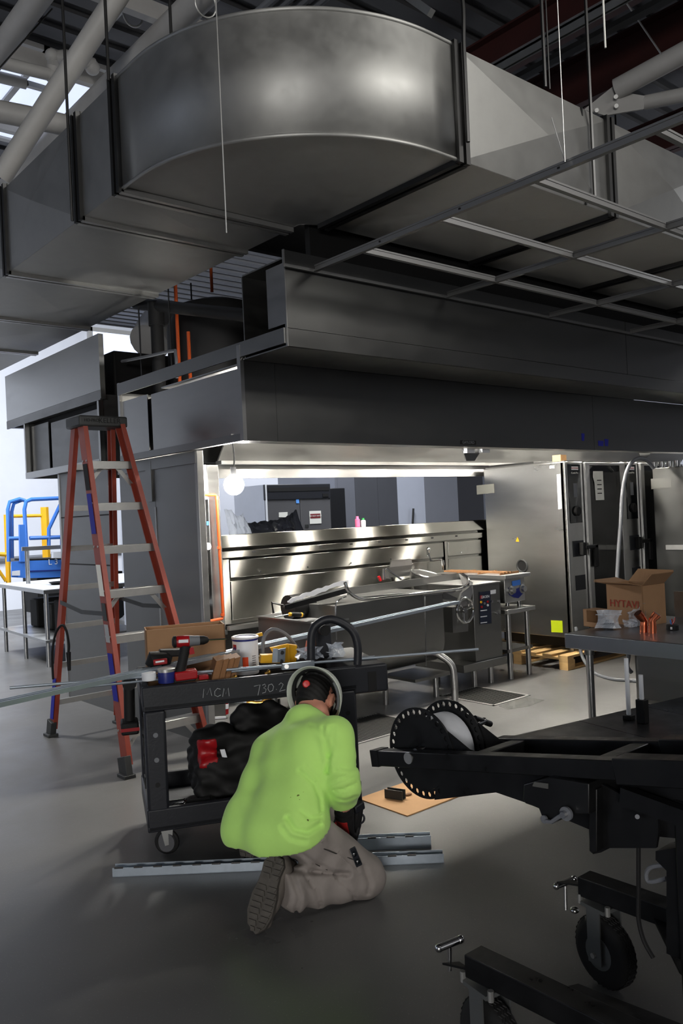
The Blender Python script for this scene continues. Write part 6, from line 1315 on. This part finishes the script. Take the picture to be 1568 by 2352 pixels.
bv = thing('brass_valve', 'brass pipe valve with a dark flange lying on the floor behind the cart', 'valve', tuple(P(605, 1625, z=0))); q = P(605, 1620, z=.05)
lat = CR.copy(); lat.z = 0; lat.normalize()
part('valve_body', bv, MB().tube([q-lat*.14, q-lat*.1, q-lat*.06, q+lat*.02, q+lat*.06], [.045, .05, .038, .042, .035], 16), M_BRASS); part('valve_stem', bv, MB().tube([q+lat*.0+Z*.03, q+lat*.1+Z*.09], .022, 12), M_BRASS); part('flange', bv, MB().cyl(q+lat*.06, q+lat*.14, .05, n=16), M_ALUD)
single('plastic_wrap', 'clear plastic wrap on the floor behind the brass valve', 'film', MB().grid(lambda u, v: P(540+u*60, 1602+v*12, z=.02+.02*math.sin(u*9)*math.cos(v*4)), 8, 3), M_FILM, smooth=0, thick=.001)
# ------------------------------------------------------------------ far side of the room
M_WALLP = [mat('cooler_panel_%s' % n, c, .38, .45, .03, 3) for n, c in (('mid', (.42, .43, .46)), ('dark', (.31, .315, .335)), ('light', (.72, .74, .79)), ('grey', (.48, .49, .52)), ('darkest', (.20, .20, .215)))]  # differing reflections on the stainless put into the panel colours
wk = thing('walk_in_cooler', 'grey panelled walk-in cooler filling the back behind the pass', 'cooler', (11, 11.9, 0))
bx_ = [P(px, 1150, y=11.5).x for px in (776, 816, 868, 913, 976, 1052, 1110)]+[16.2]
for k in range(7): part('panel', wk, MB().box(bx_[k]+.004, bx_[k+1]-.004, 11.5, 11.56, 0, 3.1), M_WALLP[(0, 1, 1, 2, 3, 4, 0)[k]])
part('side_panel', wk, MB().box(bx_[0]-.06, bx_[0], 11.5, 14, 0, 3.1), M_WALLP[0]); part('roof_panel', wk, MB().box(bx_[0]-.06, 16.2, 11.56, 14, 3.04, 3.1), M_WALLP[0])
part('broom_handle', wk, MB().cyl(P(947, 1205, y=11.45), P(949, 1168, y=11.45), .02), M_INK)
wp = thing('white_partition', 'white panelled partition behind the refrigerator', 'partition', (7.2, 12.4, 0))
for k in range(4): x = 5.9+.78*k; part('panel', wp, MB().box(x+.003, x+.777, 12.4, 12.45, 0, 3.1), mat('partition_white', (.66, .67, .70), .5))
fy = 10.3
fr = thing('refrigerator', 'stainless two door reach-in refrigerator with black top grille and a white notice', 'refrigerator', (7.9, 10.7, 0))
fx0, fx1 = P(609, 1150, y=fy).x, P(756, 1150, y=fy).x; fz1 = P(690, 1112, y=fy).z; fzg = P(690, 1147, y=fy).z
part('cabinet', fr, MB().box(fx0, fx1, fy+.02, fy+.85, .1, fz1), mat('pale_steel', (.66, .67, .70), .4, .35, .04, 3)); part('top_grille', fr, MB().box(fx0-.02, fx1+.01, fy-.03, fy+.02, fzg, fz1), M_BLACKP, bev=.01); part('grille_slot', fr, MB().box(fx0+.04, fx1-.02, fy-.034, fy-.028, fzg+.13, fz1-.05), M_INK)
xm_ = P(688, 1180, y=fy).x
part('door', fr, MB().box(fx0, xm_-.006, fy-.02, fy+.02, .25, fzg-.01), mat('door_steel', (.42, .42, .43), .36, .5, .05, 3), bev=.006); d2_ = part('door', fr, MB().box(xm_+.006, fx1, fy-.02, fy+.02, .25, fzg-.01), MATS['door_steel'], bev=.006)
part('corner_trim', fr, MB().box(fx0-.012, fx0+.012, fy-.035, fy-.02, .9, fz1), M_PLW); part('grille_badge', fr, MB().box(fx1-.16, fx1-.04, fy-.036, fy-.03, fzg+.03, fzg+.08), M_INK)
q0, q1 = P(710, 1174, y=fy-.025), P(738, 1202, y=fy-.025)
nt = part('notice', d2_, MB().box(q0.x, q1.x, fy-.026, fy-.022, q1.z, q0.z), M_PAPER); part('notice_band', d2_, MB().box(q0.x+.015, q1.x-.015, fy-.028, fy-.026, q0.z-.115, q0.z-.045), mat('maroon', (.42, .07, .10), .7)); text('notice_lettering', 'DO NOT ENTER', fr, ((q0.x+q1.x)/2, fy-.0295, q0.z-.08), X, Z, .034, M_PAPER)
part('blue_sticker', fr, MB().prism([P(x, y, y=fy-.023) for x, y in ((679, 1144), (686, 1144), (687, 1156), (680, 1156))], Y*-.002), mat('light_blue', (.36, .60, .90), .6)); part('white_sticker', fr, MB().prism([P(x, y, y=fy-.023) for x, y in ((640, 1177), (660, 1176), (660, 1188), (640, 1188))], Y*-.002), M_PAPER); part('door_lock', fr, MB().box(xm_+.08, xm_+.15, fy-.026, fy-.02, P(700, 1212, y=fy).z, P(700, 1205, y=fy).z), M_ALUD)
single('dark_cabinet', 'dark narrow cabinet standing right of the refrigerator', 'cabinet', MB().box(P(758, 1150, y=10.4).x, P(793, 1150, y=10.4).x, 10.4, 11.2, 0, P(775, 1121, y=10.4).z), mat('navy_black', (.05, .055, .07), .5), bev=.01)
for xx in (fx0+.06, fx1-.06):
    for yy in (fy+.1, fy+.78): part('foot', fr, MB().cyl((xx, yy, 0), (xx, yy, .1), .025), M_INK)
single('covered_counter', 'dark counter under the plastic sheets behind the backsplash', 'counter', MB().box(3.95, 6.2, 6.62, 6.70, 0, 1.36).box(3.95, 6.2, 6.72, 7.3, 0, 1.34), M_STEELD)
# film-covered stuff behind the pass
rb = random.Random(12)
def sheetfilm(nm, lab, pts, y, m, n=10, amp=.05):
    top = [p_ for p_ in pts]
    def fn(u, v):
        t = u*(len(top)-1); i = min(int(t), len(top)-2); f = t-i; px = top[i][0]*(1-f)+top[i+1][0]*f; py = top[i][1]*(1-f)+top[i+1][1]*f
        q = P(px, py+v*(1250-py), y=y); return q+Vector((0, -.16*v+amp*math.sin(u*21+v*3)*v+rb.uniform(-.02, .02), rb.uniform(-.012, .012)))
    return single(nm, lab, 'plastic sheet', MB().grid(fn, n*2, 5), m, smooth=30, thick=.003)
sheetfilm('plastic_sheet', 'black plastic sheet bunched up behind the backsplash, before the refrigerator', [(566, 1202), (600, 1198), (625, 1196), (650, 1190), (668, 1180), (680, 1170), (682, 1200), (684, 1212)], 7.2, M_FILMD, 14)
sheetfilm('plastic_sheet', 'clear plastic sheet draped behind the backsplash by the work lamp', [(515, 1170), (530, 1172), (545, 1185), (558, 1180), (566, 1200), (570, 1215)], 7.0, M_FILM, 10)
for px, y0, lab, m, cm2 in ((821, 1186, 'pink spray can standing behind the backsplash', mat('pink_can', (.78, .35, .50), .4), mat('pink_cap', (.85, .4, .56), .5)), (834, 1190, 'white bottle with green cap beside the pink can', M_PLW, mat('green_cap', (.1, .5, .22), .5))):
    q = P(px, 1205, y=6.25); t = thing('spray_can' if 'can st' in lab else 'bottle', lab, 'bottle', (q.x, 6.25, zt)); hh_ = P(px, y0, y=6.25).z-zt
    part('body', t, MB().lathe((q.x, 6.25, zt), Z, [(.024, 0), (.025, .01), (.025, hh_*.72), (.012, hh_*.8)], 16), m); part('cap', t, MB().lathe((q.x, 6.25, zt+hh_*.76), Z, [(.014, 0), (.013, hh_*.24), (0, hh_*.25)], 12), cm2)
# blue scissor lift, far left
LY = 13.4
sl = thing('scissor_lift', 'blue scissor lift with guard rails and white L3 mark at far left', 'scissor lift', (5.2, LY, 0))
def bp_(px, py, y=LY): return P(px, py, y=y)
def brail(pts, y=LY, r=.032, nm='guard_rail', m=M_BLUE): return part(nm, sl, MB().tube([bp_(a, b_, y) for a, b_ in pts], r, 8), m)
brail([(62, 1280), (56, 1170), (60, 1152), (72, 1147), (165, 1143), (250, 1146), (262, 1160), (262, 1290)]); brail([(68, 1236), (250, 1230)])
brail([(112, 1255), (112, 1215), (142, 1152)]); brail([(142, 1255), (142, 1215), (172, 1152)])
brail([(20, 1290), (18, 1170), (22, 1153), (45, 1146), (58, 1150)], LY+.7); brail([(28, 1282), (27, 1175), (32, 1156), (52, 1148)], LY+.75, .03); brail([(20, 1237), (60, 1236)], LY+.4)
part('rail_post', sl, MB().bar(bp_(52, 1205), bp_(54, 1290), .12, .05, up=Y), M_BLUE)
part('toe_panel', sl, MB().prism([bp_(68, 1287), bp_(262, 1280), bp_(262, 1322), bp_(68, 1328)], Y*.03), M_BLUE); part('toe_panel', sl, MB().prism([bp_(27, 1290), bp_(68, 1287), bp_(68, 1328), bp_(27, 1326)], Y*.04), M_BLUE); part('panel_rib', sl, MB().bar(bp_(68, 1312, LY-.01), bp_(262, 1306, LY-.01), .01, .02), M_PLB)
part('chassis', sl, MB().box(4.9, 6.4, LY+.05, LY+.7, .25, bp_(70, 1330).z), M_BLACKM); part('deck', sl, MB().prism([bp_(68, 1284), bp_(262, 1278), bp_(262, 1281), bp_(68, 1288)], Y*.7), M_BLACKM)
for x in (5.1, 6.2): part('wheel', sl, MB().cyl((x, LY, .2), (x, LY+.12, .2), .2, n=20), M_RUBBER)
part('control_box', sl, MB().prism([bp_(122, 1268, LY-.05), bp_(140, 1267, LY-.05), bp_(140, 1282, LY-.05), bp_(122, 1282, LY-.05)], Y*.08), M_PLW)
part('white_plate', sl, MB().prism([bp_(28, 1312, LY-.03), bp_(46, 1310, LY-.03), bp_(46, 1322, LY-.03), bp_(28, 1322, LY-.03)], Y*.01), M_PLW)
text('lift_mark', 'L 3', sl, bp_(122, 1291, LY-.012), X, Z, .13, M_PLW)
yl = thing('yellow_barrier', 'yellow steel frame standing behind the blue scissor lift', 'frame', tuple(P(104, 1280, y=15.2)))
def ybar(pts, r=.03): return part('frame_tube', yl, MB().tube([P(a, b_, y=15.2) for a, b_ in pts], r, 8), M_YEL)
ybar([(102, 1165), (107, 1280)], .075); ybar([(14, 1186), (102, 1184)]); ybar([(14, 1182), (20, 1345)], .045); ybar([(-20, 1272), (18, 1274)], .04); ybar([(-10, 1300), (14, 1335)], .03)
single('sign_roll', 'blue and white printed roll leaning in the gap between the end panels', 'roll', MB().cyl((P(252, 1400, y=9.3).x, 9.3, 0), P(246, 1228, y=9.3), .06, n=16), M_BLUE)
# prep table at far left
pt_ = thing('prep_table', 'stainless prep table covered in white paper at far left', 'table', (4.2, 11.0, 0))
PT = .9; a, b_, c_ = P(0, 1343, z=PT), P(100, 1357, z=PT), P(148, 1334, z=PT)
e1_ = (a-b_).normalized(); e2 = Vector((e1_.y, -e1_.x, 0)); e2 = e2 if e2.x > 0 else -e2
L1_, L2_ = (a-b_).length*1.05, 2.2
part('table_top', pt_, MB().prism([b_, b_+e1_*L1_, b_+e1_*L1_+e2*L2_, b_+e2*L2_], Z*-.04), M_STEEL); part('paper_cover', pt_, MB().prism([b_-e1_*.01+Z*.002, b_+e1_*L1_+Z*.002, b_+e1_*L1_+e2*L2_+Z*.002, b_+e2*L2_+Z*.002], Z*.008), M_PLW)
for s, o in ((.08, .05), (L1_-.08, .05), (.08, .9), (L1_-.08, .9), (L1_/2, .05)):
    q = b_+e1_*s+e2*o; part('leg', pt_, MB().cyl((q.x, q.y, 0), (q.x, q.y, PT-.04), .025), M_STEEL)
part('under_shelf', pt_, MB().prism([b_-Z*.58, b_+e1_*L1_-Z*.58, b_+e1_*L1_+e2*1.2-Z*.58, b_+e2*1.2-Z*.58], Z*-.03), M_STEEL)
q = P(65, 1342, z=PT); q2 = P(58, 1262, d=(q-CC).dot(CF)); part('over_shelf_post', pt_, MB().cyl(q, Vector((q.x, q.y, q2.z)), .028), M_STEEL); part('over_shelf', pt_, MB().bar(P(50, 1261, d=10.6), P(165, 1255, d=10.9), .06, .05), M_STEEL)
single('dark_bowl', 'dark round pan lying on the white paper of the prep table', 'pan', MB().lathe(P(142, 1341, z=PT+.012), Z, [(.12, 0), (.16, .03), (.15, .03), (.1, .008)], 22), M_BLACKM)
for k, (px, py, s, m) in enumerate(((60, 1425, .2, M_ALUD), (95, 1400, .24, M_BLACKM), (25, 1410, .22, M_BLACKM))):
    q = b_+e1_*(L1_*(.25+.3*(1-k) if k < 2 else .8))+e2*.55; single('stored_crate', ('grey crate on the prep table under shelf, middle one', 'dark crate on the prep table under shelf, right one', 'dark crate under the prep table at its left end')[k], 'crate', MB().box(q.x-s, q.x+s, q.y-s*.6, q.y+s*.6, .325, .325+s*1.7), m, bev=.02)
# white brick pier and shelf at the far left edge
pr = thing('far_counter', 'white counter with grey upstand behind the scissor lift', 'counter', (6, 17.6, 0)); part('counter_body', pr, MB().box(3.5, 9.5, 17.3, 18.3, 0, 1.0), M_WHITE); part('counter_top', pr, MB().box(3.4, 9.6, 17.2, 18.35, 1.0, 1.05), M_GREYP)
